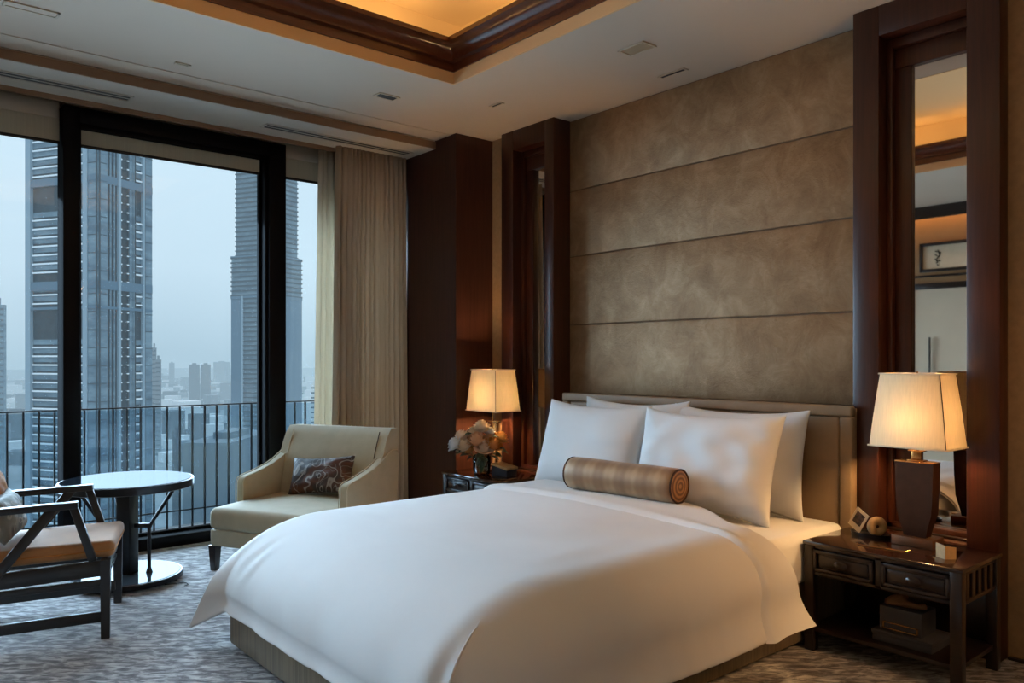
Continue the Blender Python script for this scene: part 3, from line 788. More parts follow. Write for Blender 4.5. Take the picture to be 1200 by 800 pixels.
# small things on the near nightstand
tr = MB().lathe([(.0001, .003), (.070, .003), (.078, .012), (.082, .012), (.078, 0), (.0001, 0)], 40)
bmesh.ops.scale(tr.bm, vec=(.62, 1.15, 1), verts=tr.bm.verts)
o = tr.out('tray', M['blackwood'], None); o.location = (3.735, 1.765, NZ); tag(o, 'small black oval tray on the near nightstand', 'tray')
cd = thing('photo_card', 'small white photo card leaning beside the round tan ornament', 'card', (3.725, 1.84, NZ + .004), math.radians(-18))
q = MB().box(-.0015, .0015, -.042, .042, 0, .098); q.xform(Matrix.Rotation(math.radians(14), 4, 'Y') @ Matrix.Rotation(math.radians(24), 4, 'X')); q.xform(Matrix.Translation((0, 0, .018))); q.out('card', M['paper'], cd, smooth=False)
q = MB().box(-.0022, -.0015, -.028, .028, .026, .082); q.xform(Matrix.Rotation(math.radians(14), 4, 'Y') @ Matrix.Rotation(math.radians(24), 4, 'X')); q.xform(Matrix.Translation((0, 0, .018))); q.out('picture', M['photo_dark'], cd, smooth=False)
rn = thing('round_ornament', 'round tan ring-shaped ornament standing on the small black tray', 'ornament', (3.715, 1.722, NZ + .003), math.atan2(-.76, -.65))
m = MB(); V = []
for a in range(36):
    A = 2 * PI * a / 36; q = math.exp(-((A - 4.5) / .22) ** 2)
    V.append([((.0165 - .006 * q) * math.sin(2 * PI * b / 16), (.0265 + (.0205 - .005 * q) * math.cos(2 * PI * b / 16)) * math.cos(A), .048 + (.0265 + (.0205 - .005 * q) * math.cos(2 * PI * b / 16)) * math.sin(A)) for b in range(16)])
V.append(V[0]); m.loft(V, closed=True, cap=False)
m.out('ring', M['tan'], rn, merge=True, angle=180)
MB().lathe([(.0001, -.006), (.009, -.005), (.009, .005), (.0001, .006)], 16).xform(Matrix.Translation((0, 0, .048)) @ Matrix.Rotation(PI / 2, 4, 'Y')).out('dark_centre', M['photo_dark'], rn)
fc = MB()
fc.prism([(0, 0, 0), (.0, .05, .0), (.0, .05, .062), (0, 0, .056)], (.0016, 0, 0)); 
fc.prism([(0, 0, 0), (.045, -.012, 0), (.045, -.012, .05), (0, 0, .056)], (0.0003, .0016, 0))
o = fc.out('folded_card', M['tan'], None, smooth=False); o.location = (3.52, 1.345, NZ); o.rotation_euler = (0, 0, math.radians(-25)); tag(o, 'small folded paper card standing below the bronze lamp', 'card')
sh = MB()
sh.tube([(0, -.10, .004), (.004, -.05, .004), (0, 0, .005), (-.006, .05, .004), (0, .10, .004)], [.003, .004, .005, .004, .003], 8)
sh.tube([(0, -.10, .004), (.012, -.11, .010), (.018, -.10, .005)], .003, 8); sh.tube([(0, .10, .004), (.014, .112, .006)], .003, 8)
o = sh.out('brass_letter_opener', M['brass'], None); o.location = (3.50, 1.60, NZ - .0005); o.rotation_euler = (0, 0, math.radians(6)); tag(o, 'thin brass letter opener lying at the front of the near nightstand', 'letter opener')

# under the near nightstand
b = thing('storage_box', 'flat charcoal box lying lowest on the nightstand shelf', 'box', (3.56, 1.50, .11))
MB().box(-.10, .10, -.125, .125, 0, .04, .003).out('box_body', M['darkbox'], b)
MB().box(-.103, .103, -.128, .128, .03, .047, .003).out('lid', M['darkbox'], b)
b = thing('keepsake_box', 'charcoal box with gold clasp plate under the tan slipper', 'box', (3.56, 1.515, .157))
MB().box(-.075, .075, -.09, .09, 0, .105, .004).out('box_body', M['darkbox'], b)
q = MB()
for (y0, y1, z0, z1) in ((-.075, .075, .008, .013), (-.075, .075, .034, .039), (-.075, -.068, .008, .039), (.068, .075, .008, .039)): q.box(-.079, -.074, y0, y1, z0, z1, .001)
q.out('clasp_plate', M['brass'], b)
s = thing('slipper', 'tan curled slipper resting on the charcoal keepsake box', 'slipper', (3.55, 1.52, .262), math.radians(10))
m = MB()
def sl(u, v):
    y = lerp(.085, -.085, u); a = lerp(0, PI, v)
    w = .034 * (1 - .35 * sm(.5, 1, u)) * math.sqrt(max(0.02, 1 - (2 * u - 1) ** 6)); h = .055 * math.sin(PI * (u * .86 + .07)) * (1 - .6 * sm(.45, .6, u) * (1 - sm(.8, .95, u)) * math.sin(a) ** 2)
    return (w * math.cos(a), y, .004 + h * math.sin(a))
M['slipper'] = mat_plain('slipper_leather', srgb(128, 94, 66), .6, var=.08, vscale=20)
m.grid(sl, 24, 12); m.out('upper', M['slipper'], s, solid=.003, angle=180)
MB().loft([[(.034 * (1 - .35 * sm(.5, 1, u)) * math.sqrt(max(.02, 1 - (2 * u - 1) ** 6)) * sx, lerp(.085, -.085, u), z) for (sx, u) in [(1, k / 12) for k in range(13)] + [(-1, 1 - k / 12) for k in range(13)]] for z in (0, .005)]).out('sole', M['ebony'], s)

# far nightstand: vase, roses, box
VX, VY = 3.53, 4.52
vs = thing('vase', 'clear glass vase holding the roses on the far nightstand', 'vase', (VX, VY, NZ))
MB().lathe([(.0001, 0), (.052, 0), (.06, .012), (.066, .06), (.066, .13), (.063, .14), (.058, .13), (.058, .06), (.05, .018), (.0001, .014)], 36).out('vase_glass', M['vaseglass'], vs)
MB().lathe([(.0001, .016), (.05, .018), (.0575, .06), (.0575, .10), (.0001, .10)], 30).out('water', mat_glass('water', (.86, .9, .88, 1)), vs)
def rose(px_, py, pz, rad, mat, lab, seed):
    rnd = random.Random(seed)
    t = thing('rose', lab, 'flower', (VX, VY, NZ + .03), group='roses in the glass vase')
    c_ = Vector((px_, py, pz)); up = (c_ - Vector((0, 0, -.02))).normalized()
    qd = up.to_track_quat('Z', 'Y').to_matrix().to_4x4()
    m = MB()
    layers = [(5, 1.0, .10, .30), (5, .86, .35, .42), (5, .66, .62, .5), (4, .45, .85, .52), (3, .26, 1.05, .5)]
    for li, (n, R, tilt, hh) in enumerate(layers):
        a0 = rnd.uniform(0, 6.28)
        for k in range(n):
            a = a0 + 2 * PI * k / n + rnd.uniform(-.15, .15)
            wd = 1.5 * PI / n
            def f(u, v, a=a, R=R, tilt=tilt, hh=hh, wd=wd):
                th = a + (u - .5) * 2 * wd * (1 - .25 * (1 - v))
                ed = 1 - .42 * abs(2 * u - 1) ** 4
                h = v * ed
                rr = rad * R * (.30 + .95 * math.sin(min(h * 1.6, 1.57))) * (1 - .25 * tilt * h) + rad * .22 * max(0, h - .72) * (1.25 - tilt)
                z = rad * (-.45 + (hh + .75 * tilt ** .5 + .25) * h ** 1.15) - rad * .5 * max(0, h - .7) * (1.3 - tilt) * 1.5
                return (rr * math.cos(th), rr * math.sin(th), z)
            m.grid(f, 6, 5)
    m.xform(Matrix.Translation(c_) @ qd); m.out('bloom', mat, t, angle=180)
    MB().tube([(px_ * .06, py * .06, -.012), (px_ * .25, py * .25, c_.z * .45), tuple(c_ - up * rad * .35)], .0028, 6).out('stem', M['stem'], t)
    return t
# camera-facing basis at the vase (for laying out the bouquet): right (0.76,-0.65), toward viewer (-0.65,-0.76)
RT, TW = Vector((.764, -.645, 0)), Vector((-.645, -.764, 0))
roses = [(-.185, .185, .04, .048, 'petal_white', 'white rose farthest toward the curtain side of the bouquet'),
         (-.145, .235, .0, .046, 'petal_pink', 'blush rose beside the white rose on the curtain side'),
         (-.12, .175, .06, .05, 'petal_cream', 'cream rose low in front of the blush rose'),
         (-.06, .255, -.03, .046, 'petal_cream', 'cream rose high at the back of the bouquet left of the topmost'),
         (.0, .300, .0, .052, 'petal_cream', 'large cream rose topmost in the bouquet'),
         (.055, .265, -.03, .036, 'petal_white', 'small white rose tucked right of the topmost rose'),
         (-.03, .215, .07, .056, 'petal_peach', 'peach rose at the front centre of the bouquet'),
         (.02, .165, .10, .05, 'petal_pink', 'blush rose hanging low over the vase rim'),
         (.085, .185, .07, .052, 'petal_orange', 'orange rose at the front toward the bed'),
         (.135, .225, .0, .046, 'petal_orange', 'orange rose outermost toward the bed'),
         (-.085, .145, .03, .034, 'petal_orange', 'small orange bud low on the curtain side'),
         (.06, .215, .0, .04, 'petal_peach', 'peach rose half hidden behind the orange front rose')]
for k, (a, z, tw, rad, mt, lab) in enumerate(roses):
    p = RT * a + TW * tw
    rose(p.x, p.y, z + .005, rad * 1.2, M[mt], lab, k)
def sprig(a, z, tw, lab, seed):
    rnd = random.Random(seed); p = RT * a + TW * tw
    t = thing('leaf_sprig', lab, 'leaves', (VX, VY, NZ + .03), group='leaf sprigs in the bouquet')
    pts = [Vector((p.x * .05, p.y * .05, 0)), Vector((p.x * .35, p.y * .35, z * .6)), Vector((p.x, p.y, z))]
    MB().tube(pts, .0025, 6).out('stem', M['stem'], t)
    for k in range(6):
        m = MB(); L = rnd.uniform(.05, .075); W = L * .34
        def f(u, v): return (W * math.sin(PI * u ** .8) * (2 * v - 1), L * u, .012 * math.sin(PI * u) * (1 - abs(2 * v - 1)) - .02 * u * u)
        m.grid(f, 8, 4)
        q = lerp(.55, 1, k / 5); base = pts[1].lerp(pts[2], (q - .5) * 2)
        d = (Vector((p.x, p.y, 0)).normalized() + Vector((rnd.uniform(-1, 1), rnd.uniform(-1, 1), rnd.uniform(-.5, .5)))).normalized()
        m.xform(Matrix.Translation(base) @ d.to_track_quat('Y', 'Z').to_matrix().to_4x4()); m.out('leaf', M['leaf'], t)
sprig(-.17, .16, .07, 'grey green leaf sprig drooping on the curtain side', 1)
sprig(.15, .17, .05, 'dark leaf sprig reaching toward the bed', 2)
sprig(-.07, .27, .02, 'leaf sprig between the cream roses near the top', 3)
sprig(.07, .24, .05, 'leaf sprig tucked beside the peach rose', 4)
sprig(.0, .14, .10, 'leaf sprig spilling over the vase rim', 5)
bx = thing('tissue_box', 'dark sloping box with tan lid beside the flower vase', 'box', (3.62, 4.37, NZ), math.radians(12))
MB().prism([(-.06, -.07, 0), (-.06, .07, 0), (-.06, .07, .075), (-.06, -.07, .045)], (.12, 0, 0), .004).out('box_body', M['navy'], bx)
MB().prism([(-.065, -.075, .046), (-.065, .075, .077), (-.065, .073, .089), (-.065, -.077, .062)], (.13, 0, 0), .003).out('lid', M['tan'], bx)

# ------------------------------------------------------------------ chaise armchair
fx, fy = -.892, -.452
ch = thing('lounge_armchair', 'olive beige upholstered lounge armchair with long seat by the curtain', 'armchair', (1.928, 4.705, 0), math.atan2(fy, fx) + PI)
# local: +x = toward the back, y = +/- width ; front edge at x=0
Wd = .41
def soft_box(x0, x1, y0, y1, z0, z1, bev, crown=0.0, seg=5):
    b = MB().box(x0, x1, y0, y1, z0, z1, bev, seg)
    for v in b.bm.verts:
        if v.co.z > (z0 + z1) / 2:
            a = (v.co.x - x0) / (x1 - x0); c_ = (v.co.y - y0) / (y1 - y0)
            v.co.z += crown * math.sin(PI * max(0, min(1, a))) * math.sin(PI * max(0, min(1, c_)))
    return b
MB().box(.012, .90, -Wd + .012, Wd - .012, .158, .262, .012, 3).out('seat_frame', M['chaise'], ch)
g = MB()
def seat(u, v, top=True): pass
sb = bmesh.new(); bmesh.ops.create_grid(sb, x_segments=14, y_segments=12, size=.5); sb.free()
sc = soft_box(0, .76, -Wd, Wd, .258, .40, .045)
bmesh.ops.subdivide_edges(sc.bm, edges=[e for e in sc.bm.edges if e.calc_length() > .3], cuts=9, use_grid_fill=True)
for v in sc.bm.verts:
    if v.co.z > .35: v.co.z += .022 * math.sin(PI * max(0, min(1, v.co.x / .76))) * math.cos(v.co.y / Wd * PI / 2)
sc.out('seat_cushion', M['chaise'], ch, angle=60)
for sx in (.035, .84):
    for sy in (-Wd + .032, Wd - .032):
        MB().loft([[(sx - a, sy - a, z), (sx + a, sy - a, z), (sx + a, sy + a, z), (sx - a, sy + a, z)] for a, z in ((.019, 0), (.028, .16))]).out('leg', M['ebony'], ch)
def arm_prof():
    p = [(.30, .20), (.30, .52), (.315, .548), (.35, .56), (.43, .572), (.52, .592), (.60, .612), (.67, .638), (.74, .672), (.79, .70), (.84, .715), (.90, .71), (.925, .68), (.90, .20)]
    return p
for s in (-1, 1):
    y0 = s * (Wd - .028)
    MB().prism([(x, y0, z) for x, z in arm_prof()], (0, s * .065, 0), .014, 3).out('arm', M['chaise'], ch, angle=60)
bk = MB()
def back(u, v):
    y = lerp(-Wd + .035, Wd - .035, u); z = lerp(.36, .865, v)
    return (y, z)
rings = []
for k in range(11):
    t = k / 10; z = lerp(.34, .862, t); xf = .665 + .15 * t - .03 * math.sin(PI * t); xb = .86 + .095 * t
    if k == 10: xf += .025; xb -= .02
    if k == 9: xf += .004
    hw = Wd - .03 + .052 * sm(.50, .64, t); n = 14; ringv = []
    for j in range(n + 1):
        y = lerp(-hw, hw, j / n); ringv.append((xf - .022 * math.cos(y / hw * PI / 2) * math.sin(PI * min(1, t + .08)), y, z))
    ringv += [(xb, hw, z), (xb, -hw, z)]
    rings.append(ringv)
bk.loft(rings).out('backrest', M['chaise'], ch, angle=60)
for s_ in (-1, 1):
    MB().tube([(.665 + .15 * t - .03 * math.sin(PI * t) - .003, s_ * (Wd - .045), lerp(.34, .862, t)) for t in (.62, .7, .8, .9, .96)], .0035, 6).out('back_seam', M['bronze'] if s_ < 0 else M['piping'], ch)
for s in (-1, 1):
    MB().tube([(x - .003 if i < 3 else x, s * (Wd - .026), z + (.003 if i > 2 else 0)) for i, (x, z) in enumerate(arm_prof()[:12])], .003, 6).out('piping', M['piping'], ch)
    MB().tube([(x - .003 if i < 3 else x, s * (Wd + .036), z + (.003 if i > 2 else 0)) for i, (x, z) in enumerate(arm_prof()[:12])], .003, 6).out('piping', M['piping'], ch)
# lumbar cushion
cb = Vector((.892, .452, 0)); cr_ = Vector((.452, -.892, 0))
pc = Vector((1.928, 4.705, .418)) + cb * .56 + cr_ * .03
place_pillow('cushion', 'dark brown lumbar cushion with pale swirl print on the lounge armchair', 'cushion', None, .52, .28, .13, tuple(pc), 22, math.degrees(math.atan2(.452, .892)), M['floral'], 8, roll=-5, n=24)

# ------------------------------------------------------------------ wooden armchair at the left
ac = thing('wooden_armchair', 'black wooden open armchair with tan seat pad at the round table', 'armchair', (.95, 4.17, 0), math.atan2(-.32, .95))
# local: +x = facing, origin at the near front leg (near = y 0, far = y .60); back toward -x
WF = .60
W_ = M['blackwood']
for y in (0, WF):
    MB().loft([[(-a, y - a, z), (a, y - a, z), (a, y + a, z), (-a, y + a, z)] for a, z in ((.019, 0), (.023, .38))]).out('leg', W_, ac)
    s = 1 if y == 0 else -1
    yi = y + s * .02
    MB().bar((-.72, yi, 0), (-.215, yi, .648), .034, .046, up=(1, 0, .6)).out('leg', W_, ac)
    MB().bar((-.14, yi, .64), (-.055, yi, .37), .03, .036, up=(1, 0, 0)).out('arm_post', W_, ac)
    MB().bar((-.78, yi, .625), (-.12, yi, .648), .05, .032).out('armrest', W_, ac)
    MB().bar((-.66, yi, .30), (-.01, yi, .335), .026, .075).out('seat_rail', W_, ac)
    MB().bar((-.63, yi, .245), (-.01, yi, .265), .022, .03).out('side_rail', W_, ac)
    MB().bar((-.70, yi, .075), (-.01, yi, .10), .022, .05).out('stretcher', W_, ac)
    MB().bar((-.56, yi, .33), (-.80, yi, .86), .034, .04, up=(1, 0, 0)).out('back_post', W_, ac)
MB().bar((-.012, 0, .335), (-.012, WF, .335), .026, .07).out('seat_rail', W_, ac)
MB().bar((-.012, 0, .265), (-.012, WF, .265), .018, .022).out('side_rail', W_, ac)
MB().bar((-.80, .02, .85), (-.80, WF - .02, .85), .03, .07).out('top_rail', W_, ac)
MB().bar((-.62, .02, .31), (-.62, WF - .02, .31), .026, .07).out('seat_rail', W_, ac)
q = MB()
for k in range(5):
    y = lerp(.1, WF - .1, k / 4); q.bar((-.60, y, .36), (-.795, y, .83), .018, .03, up=(1, 0, 0))
q.out('back_slats', W_, ac)
sp_ = soft_box(-.56, .035, .045, WF - .02, .372, .452, .028)
bmesh.ops.subdivide_edges(sp_.bm, edges=[e for e in sp_.bm.edges if e.calc_length() > .3], cuts=7, use_grid_fill=True)
for v in sp_.bm.verts:
    v.co.z += (v.co.x + .56) * .03 - .012
    if v.co.z > .41: v.co.z += .014 * math.sin(PI * max(0, min(1, (v.co.x + .56) / .595))) * math.sin(PI * max(0, min(1, (v.co.y - .045) / .535)))
sd = sp_.out('seat_pad', M['orange'], ac, angle=60)
q = MB(); zz = .400
q.tube([(-.50, .043, zz), (.0, .043, zz + .012), (.03, .055, zz + .014), (.036, .10, zz + .014), (.036, WF - .08, zz + .014)], .004, 6); q.out('seam_piping', M['amber'], sd)
acf = Vector((.95, -.32, 0)); acl = Vector((.32, .95, 0)); ao = Vector((.95, 4.17, 0))
def acp(x, y, z): p = ao + acf * x + acl * y; return (p.x, p.y, z)
place_pillow('cushion', 'grey printed cushion standing on the tan seat of the wooden armchair', 'cushion', None, .44, .235, .13, acp(-.43, .28, .462), 18, 180 - 18.5 , M['greyprint'], 12, n=20)
place_pillow('cushion', 'amber cushion behind the grey cushion on the wooden armchair', 'cushion', None, .36, .34, .12, acp(-.52, .36, .50), 18, 180 - 26, M['amber'], 14, roll=16, n=20)

# ------------------------------------------------------------------ round table
rt = thing('round_table', 'round dark pedestal table with glossy top by the window', 'table', (1.295, 5.155, 0))
TR = .375; TZ = .618
MB().lathe([(.0001, TZ - .05), (TR - .01, TZ - .05), (TR, TZ - .045), (TR, TZ - .006), (TR - .005, TZ - .002), (.0001, TZ - .002)], 72).out('table_rim', M['darkmetal'], rt)
MB().lathe([(.0001, TZ - .0018), (TR - .012, TZ - .0018), (TR - .014, TZ + .0005), (.0001, TZ + .0005)], 72).out('glass_top', M['tabletop'], rt)
MB().box(-.045, .045, -.045, .045, .03, TZ - .04, .006).xform(Matrix.Rotation(math.radians(40), 4, 'Z')).out('pedestal', M['darkmetal'], rt)
MB().lathe([(.0001, .012), (.298, .012), (.312, .016), (.315, .04), (.309, .047), (.0001, .047)], 72).out('base_rim', M['darkmetal'], rt)
MB().lathe([(.0001, .0472), (.300, .0472), (.298, .0495), (.0001, .0495)], 72).out('base_plate', M['chrome'], rt)
RTa = math.atan2(-.6455, .7638)
for k, a in enumerate((RTa + .05, RTa + 2.3, RTa - 2.15)):
    ca, sa = math.cos(a), math.sin(a)
    P = lambda r_, z: (ca * r_, sa * r_, z)
    s_ = MB().tube([P(.285, TZ - .05), P(.15, .36), P(.13, .32), P(.13, .05)], .0105, 10)
    s_.bar(P(.03, .335), P(.135, .335), .02, .026)
    s_.tube([P(.13, .08), P(.13, .05)], [.011, .02], 10)
    s_.out('strut', M['darkmetal'], rt)
for k in range(4):
    a = RTa + PI + k * PI / 2 + .06
    q = MB().lathe([(.0001, 0), (.016, 0), (.018, .01), (.016, .014), (.0001, .014)], 16, c=(.28 * math.cos(a), .28 * math.sin(a), 0)).out('foot', M['black_metal'], rt)
rr_ = RT
cdp = [Vector((1.295, 5.155, .006)) + RT * a + TW * b for a, b in ((.27, .10), (.33, .08), (.36, .05), (.39, .07), (.41, .10), (.40, .13))]
o = MB().tube(cdp, .003, 6).out('power_cord', M['ink'], None); tag(o, 'thin dark cord on the carpet at the round table base', 'cord')

# ------------------------------------------------------------------ ceiling fittings
def fitting(x, y, w, d, lab, cat='ceiling light', name='ceiling_downlight', rz=0.0, z=CZ, dm='downlight', th=.006):
    t = thing(name, lab, cat, (x, y, z), rz)
    m = MB(); e = .012
    m.box(-w / 2, w / 2, -d / 2, -d / 2 + e, -th, 0, .001).box(-w / 2, w / 2, d / 2 - e, d / 2, -th, 0, .001).box(-w / 2, -w / 2 + e, -d / 2, d / 2, -th, 0, .001).box(w / 2 - e, w / 2, -d / 2, d / 2, -th, 0, .001)
    m.out('frame', M['cream'], t)
    MB().box(-w / 2 + e, w / 2 - e, -d / 2 + e, d / 2 - e, -th * .5, -.0005).out('diffuser', M[dm], t, smooth=False)
fitting(3.40, 2.93, .12, .19, 'square recessed ceiling light nearest the wall mirror column')
fitting(3.86, 3.04, .05, .20, 'slim slot light in the ceiling edge above the headboard wall', dm='slot')
fitting(2.745, 4.546, .16, .09, 'small slotted ceiling grille between tray corner and pelmet', 'ceiling vent', 'ceiling_vent', dm='slot')
fitting(3.41, 4.20, .045, .12, 'tiny slot fitting in the ceiling above the far mirror niche', 'ceiling vent', 'ceiling_vent', dm='slot')
fitting(1.517, 4.828, .09, .035, 'narrow dark slot in the ceiling above the sliding window', 'ceiling vent', 'ceiling_vent', dm='slot')
fitting(.70, 4.555, .24, .075, 'rectangular white ceiling panel at the top corner by the window', 'ceiling light', 'ceiling_panel', dm='ceiling')
def diffuser(x0, x1, lab):
    t = thing('linear_diffuser', lab, 'air vent', ((x0 + x1) / 2, 5.47, 3.03), group='linear air vents under the pelmet')
    h = (x1 - x0) / 2; m = MB()
    m.box(-h, h, -.06, -.045, -.006, 0, .001).box(-h, h, .045, .06, -.006, 0, .001).box(-h, -h + .015, -.06, .06, -.006, 0, .001).box(h - .015, h, -.06, .06, -.006, 0, .001)
    m.out('frame', M['pelmet'], t)
    q = MB(); q.box(-h + .016, h - .016, -.044, -.004, -.002, -.0005); q.box(-h + .016, h - .016, .006, .044, -.002, -.0005); q.out('slot', M['slot'], t, smooth=False)
    MB().box(-h + .016, h - .016, -.004, .006, -.005, -.0005).out('blade', M['grey_metal'], t)
diffuser(-.9, 1.40, 'long air vent under the pelmet left of the sliding window frame')
diffuser(2.28, 3.52, 'air vent under the pelmet above the curtain')

# ------------------------------------------------------------------ what the mirror shows: door and framed calligraphy on the opposite wall
d1 = MB().box(0, .03, 3.05, 3.12, 0, 2.23, .003).box(0, .03, 4.05, 4.12, 0, 2.23, .003).box(0, .03, 3.05, 4.12, 2.16, 2.23, .003).xform(Matrix.Translation((X0, 0, 0)))
d1 = struct(d1.out('door_1', M['ebony']), 'cream door in dark frame on the wall opposite the bed', 'door')
MB().box(X0, X0 + .015, 3.12, 4.05, 0, 2.16).out('door_leaf', M['cream'], d1, smooth=False)
MB().bar((X0 + .04, 3.85, .95), (X0 + .04, 3.85, 1.6), .02, .02).out('door_handle', M['ebony'], d1)
struct(MB().box(X0, X0 + .02, 2.7, 4.6, 2.30, 2.325, .002).out('trim_4', M['ebony']))
pcx = thing('framed_calligraphy', 'framed calligraphy sheet above the door, seen in the near mirror', 'picture', (X0, 3.55, 2.36))
m = MB()
for (y0, y1, z0, z1) in ((-.42, .42, 0, .035), (-.42, .42, .305, .34), (-.42, -.385, 0, .34), (.385, .42, 0, .34)): m.box(0, .03, y0, y1, z0, z1, .003)
m.out('frame', M['ebony'], pcx)
MB().box(.001, .01, -.385, .385, .035, .305).out('sheet', M['paper'], pcx, smooth=False)
m = MB()
for st in ([(.03, .24), (-.03, .22), (-.01, .17), (.03, .2)], [(0, .25), (-.02, .19), (.02, .14), (-.03, .12)], [(.03, .15), (0, .11), (.02, .1)], [(.005, .085), (-.005, .07)]):
    m.tube([(.012, .22 + a, b) for a, b in st], .007, 6)
m.out('ink_marks', M['ink'], pcx)

# ------------------------------------------------------------------ city outside
C_, S_ = .6455, .7638
def W(l, dd, z=0.0): return Vector((C_ * dd + S_ * l, S_ * dd - C_ * l, z))
GZ = -105.0
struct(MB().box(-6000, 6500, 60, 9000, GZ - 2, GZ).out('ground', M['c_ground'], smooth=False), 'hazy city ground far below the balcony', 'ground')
def face_strips(P, corner, e, n, width, strips, z0, z1, belts, floor, sz=1.0):
    """strips: (share, type). adds geometry to part builders P[type]"""
    tot = sum(s[0] for s in strips); a = 0
    def bx(mb, a0, a1, o0, o1, za, zb):
        p = [corner + e * a0 + n * o0, corner + e * a1 + n * o0, corner + e * a1 + n * o1, corner + e * a0 + n * o1]
        mb.loft([[(q.x, q.y, za) for q in p], [(q.x, q.y, zb) for q in p]])
    for share, typ in strips:
        w = width * share / tot; a0, a1 = a, a + w; a += w
        if typ == 'glass':
            bx(P['glass'], a0, a1, -.5, .6, z0, z1)
            bx(P['fin'], a0 - .12, a0 + .2, .5, 1.0, z0, z1)
            z = z0
            while z < z1: bx(P['fin'], a0 + .2, a1, .55, .75, z, z + .25); z += floor * 2
        elif typ == 'light':
            bx(P['light'], a0, a1, -.5, 1.0, z0, z1)
        elif typ == 'dark':
            bx(P['dark'], a0, a1, -.5, .0, z0, z1)
            for k in range(3): bx(P['glass'], lerp(a0, a1, k / 3) , lerp(a0, a1, k / 3) + .5, -.2, .6, z0, z1)
        elif typ == 'stripe':
            bx(P['dark'], a0, a1, -1.5, -.4, z0, z1)
            bx(P['fin'], a0 - .1, a0 + .15, -.5, .7, z0, z1)
            z = z0
            while z < z1 - .5:
                if any(za - 13 < z < zb + .5 for za, zb in belts):
                    z += floor; continue
                bx(P['slab'], a0 + .1, a1 - .1, -.5, .35, z, z + .62 * sz); bx(P['glass'], a0 + .1, a1 - .1, -.5, -.2, z + 1.5, z + floor); z += floor
        elif typ == 'ticks':
            bx(P['dark'], a0, a1, -1.2, -.4, z0, z1)
            z = z0
            while z < z1 - .5:
                bx(P['slab'], a0 + .2, lerp(a0, a1, .22), -.5, .5, z, z + .5); bx(P['slab'], lerp(a0, a1, .78), a1 - .2, -.5, .5, z, z + .5)
                bx(P['fin'], a0 + .1, a1 - .1, -.5, .2, z, z + .4); z += floor
        elif typ == 'fins':
            bx(P['glass'], a0, a1, -1, -.3, z0, z1)
            z = z0
            while z < z1 - .5:
                bx(P['fin'], a0, a1, -.4, .8, z, z + 1.0); z += floor
        elif typ == 'smooth':
            bx(P['smooth'], a0, a1, -.5, .2, z0, z1)
        elif typ == 'smoothdark':
            bx(P['dark'], a0, a1, -.5, .1, z0, z1)
    for (za, zb) in belts:
        bx(P['smooth'], 0, width, -.3, .75, za, zb)
def mk(): return {k: MB() for k in ('glass', 'dark', 'light', 'slab', 'fin', 'smooth')}
NAMES = {'glass': 'glass_facade', 'dark': 'recessed_facade', 'light': 'light_cladding', 'slab': 'floor_slabs', 'fin': 'facade_fins', 'smooth': 'smooth_facade'}
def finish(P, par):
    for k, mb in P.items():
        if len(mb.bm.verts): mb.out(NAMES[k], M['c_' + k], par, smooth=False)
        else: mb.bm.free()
def solve(u0, d0, u1, dirv):
    """length along dirv (l,d) from the point at column u0, depth d0 until it is seen at column u1"""
    l0 = (u0 - 600) / 920 * d0; k = (u1 - 600) / 920
    return (k * d0 - l0) / (dirv[0] - k * dirv[1])
def tower(label, uc, dc, ul, ur, ang, secs, pos_extra=None):
    t = thing('skyscraper', label, 'skyscraper', tuple(W((uc - 600) / 920 * dc, dc, GZ)))
    base = W((uc - 600) / 920 * dc, dc, GZ)
    P = mk()
    ca, sa = math.cos(ang), math.sin(ang)
    dl = (-ca, sa); dr = (sa, ca)
    wl = solve(uc, dc, ul, dl); wr = solve(uc, dc, ur, dr)
    eL = (W(*dl) - W(0, 0)).normalized(); eR = (W(*dr) - W(0, 0)).normalized()
    for (z0, z1, inset, stL, stR, belts, fl, sz) in secs:
        c0 = Vector((0, 0, 0)) + eL * inset + eR * inset
        z0 -= GZ; z1 -= GZ; bl = [(a - GZ, b - GZ) for a, b in belts]
        face_strips(P, c0, eL, -eR, wl - 2 * inset, stL, z0, z1, bl, fl, sz)
        face_strips(P, c0, eR, -eL, wr - 2 * inset, stR, z0, z1, bl, fl, sz)
        p = [c0, c0 + eL * (wl - 2 * inset), c0 + eL * (wl - 2 * inset) + eR * (wr - 2 * inset), c0 + eR * (wr - 2 * inset)]
        p2 = [c0 + (q - c0) for q in p]
        cc = sum(p, Vector()) / 4
        P['dark'].loft([[tuple(cc + (q - cc) * .97 + Vector((0, 0, z))) for q in p] for z in (z0, z1)])
    finish(P, t); return t
L_str = [(10, 'glass'), (5, 'light'), (20, 'stripe'), (2, 'light'), (5, 'dark'), (33, 'stripe'), (6, 'light')]
R_str = [(8, 'glass'), (13, 'dark'), (3, 'light'), (11, 'ticks'), (7, 'dark'), (9, 'stripe'), (2, 'light'), (10, 'glass')]
tower('tall grey glass tower with white balcony bands behind the black window frame', 115, 300, 32, 177, math.radians(20),
      [(GZ, 28, 0, L_str, R_str, [(20.5, 21.5)], 3.45, 1.0), (28, 140, 0, L_str, R_str, [(28, 31.5), (69, 72)], 3.45, 1.0)])
tower('slim tower with stepped crown of horizontal fins beside the curtain', 316, 575, 271, 353.5, math.radians(24),
      [(GZ, 48, 0, [(10, 'stripe'), (22, 'fins'), (2, 'light'), (14, 'smooth')][::1], [(14, 'fins'), (9, 'smooth'), (9, 'smooth')], [(46, 49)], 3.5, .5),
       (48, 78, 0, [(1, 'fins')], [(1, 'fins')], [(76, 78)], 3.5, 1.0),
       (78, 165, 2.2, [(1, 'fins')], [(1, 'fins')], [], 3.6, 1.0)])
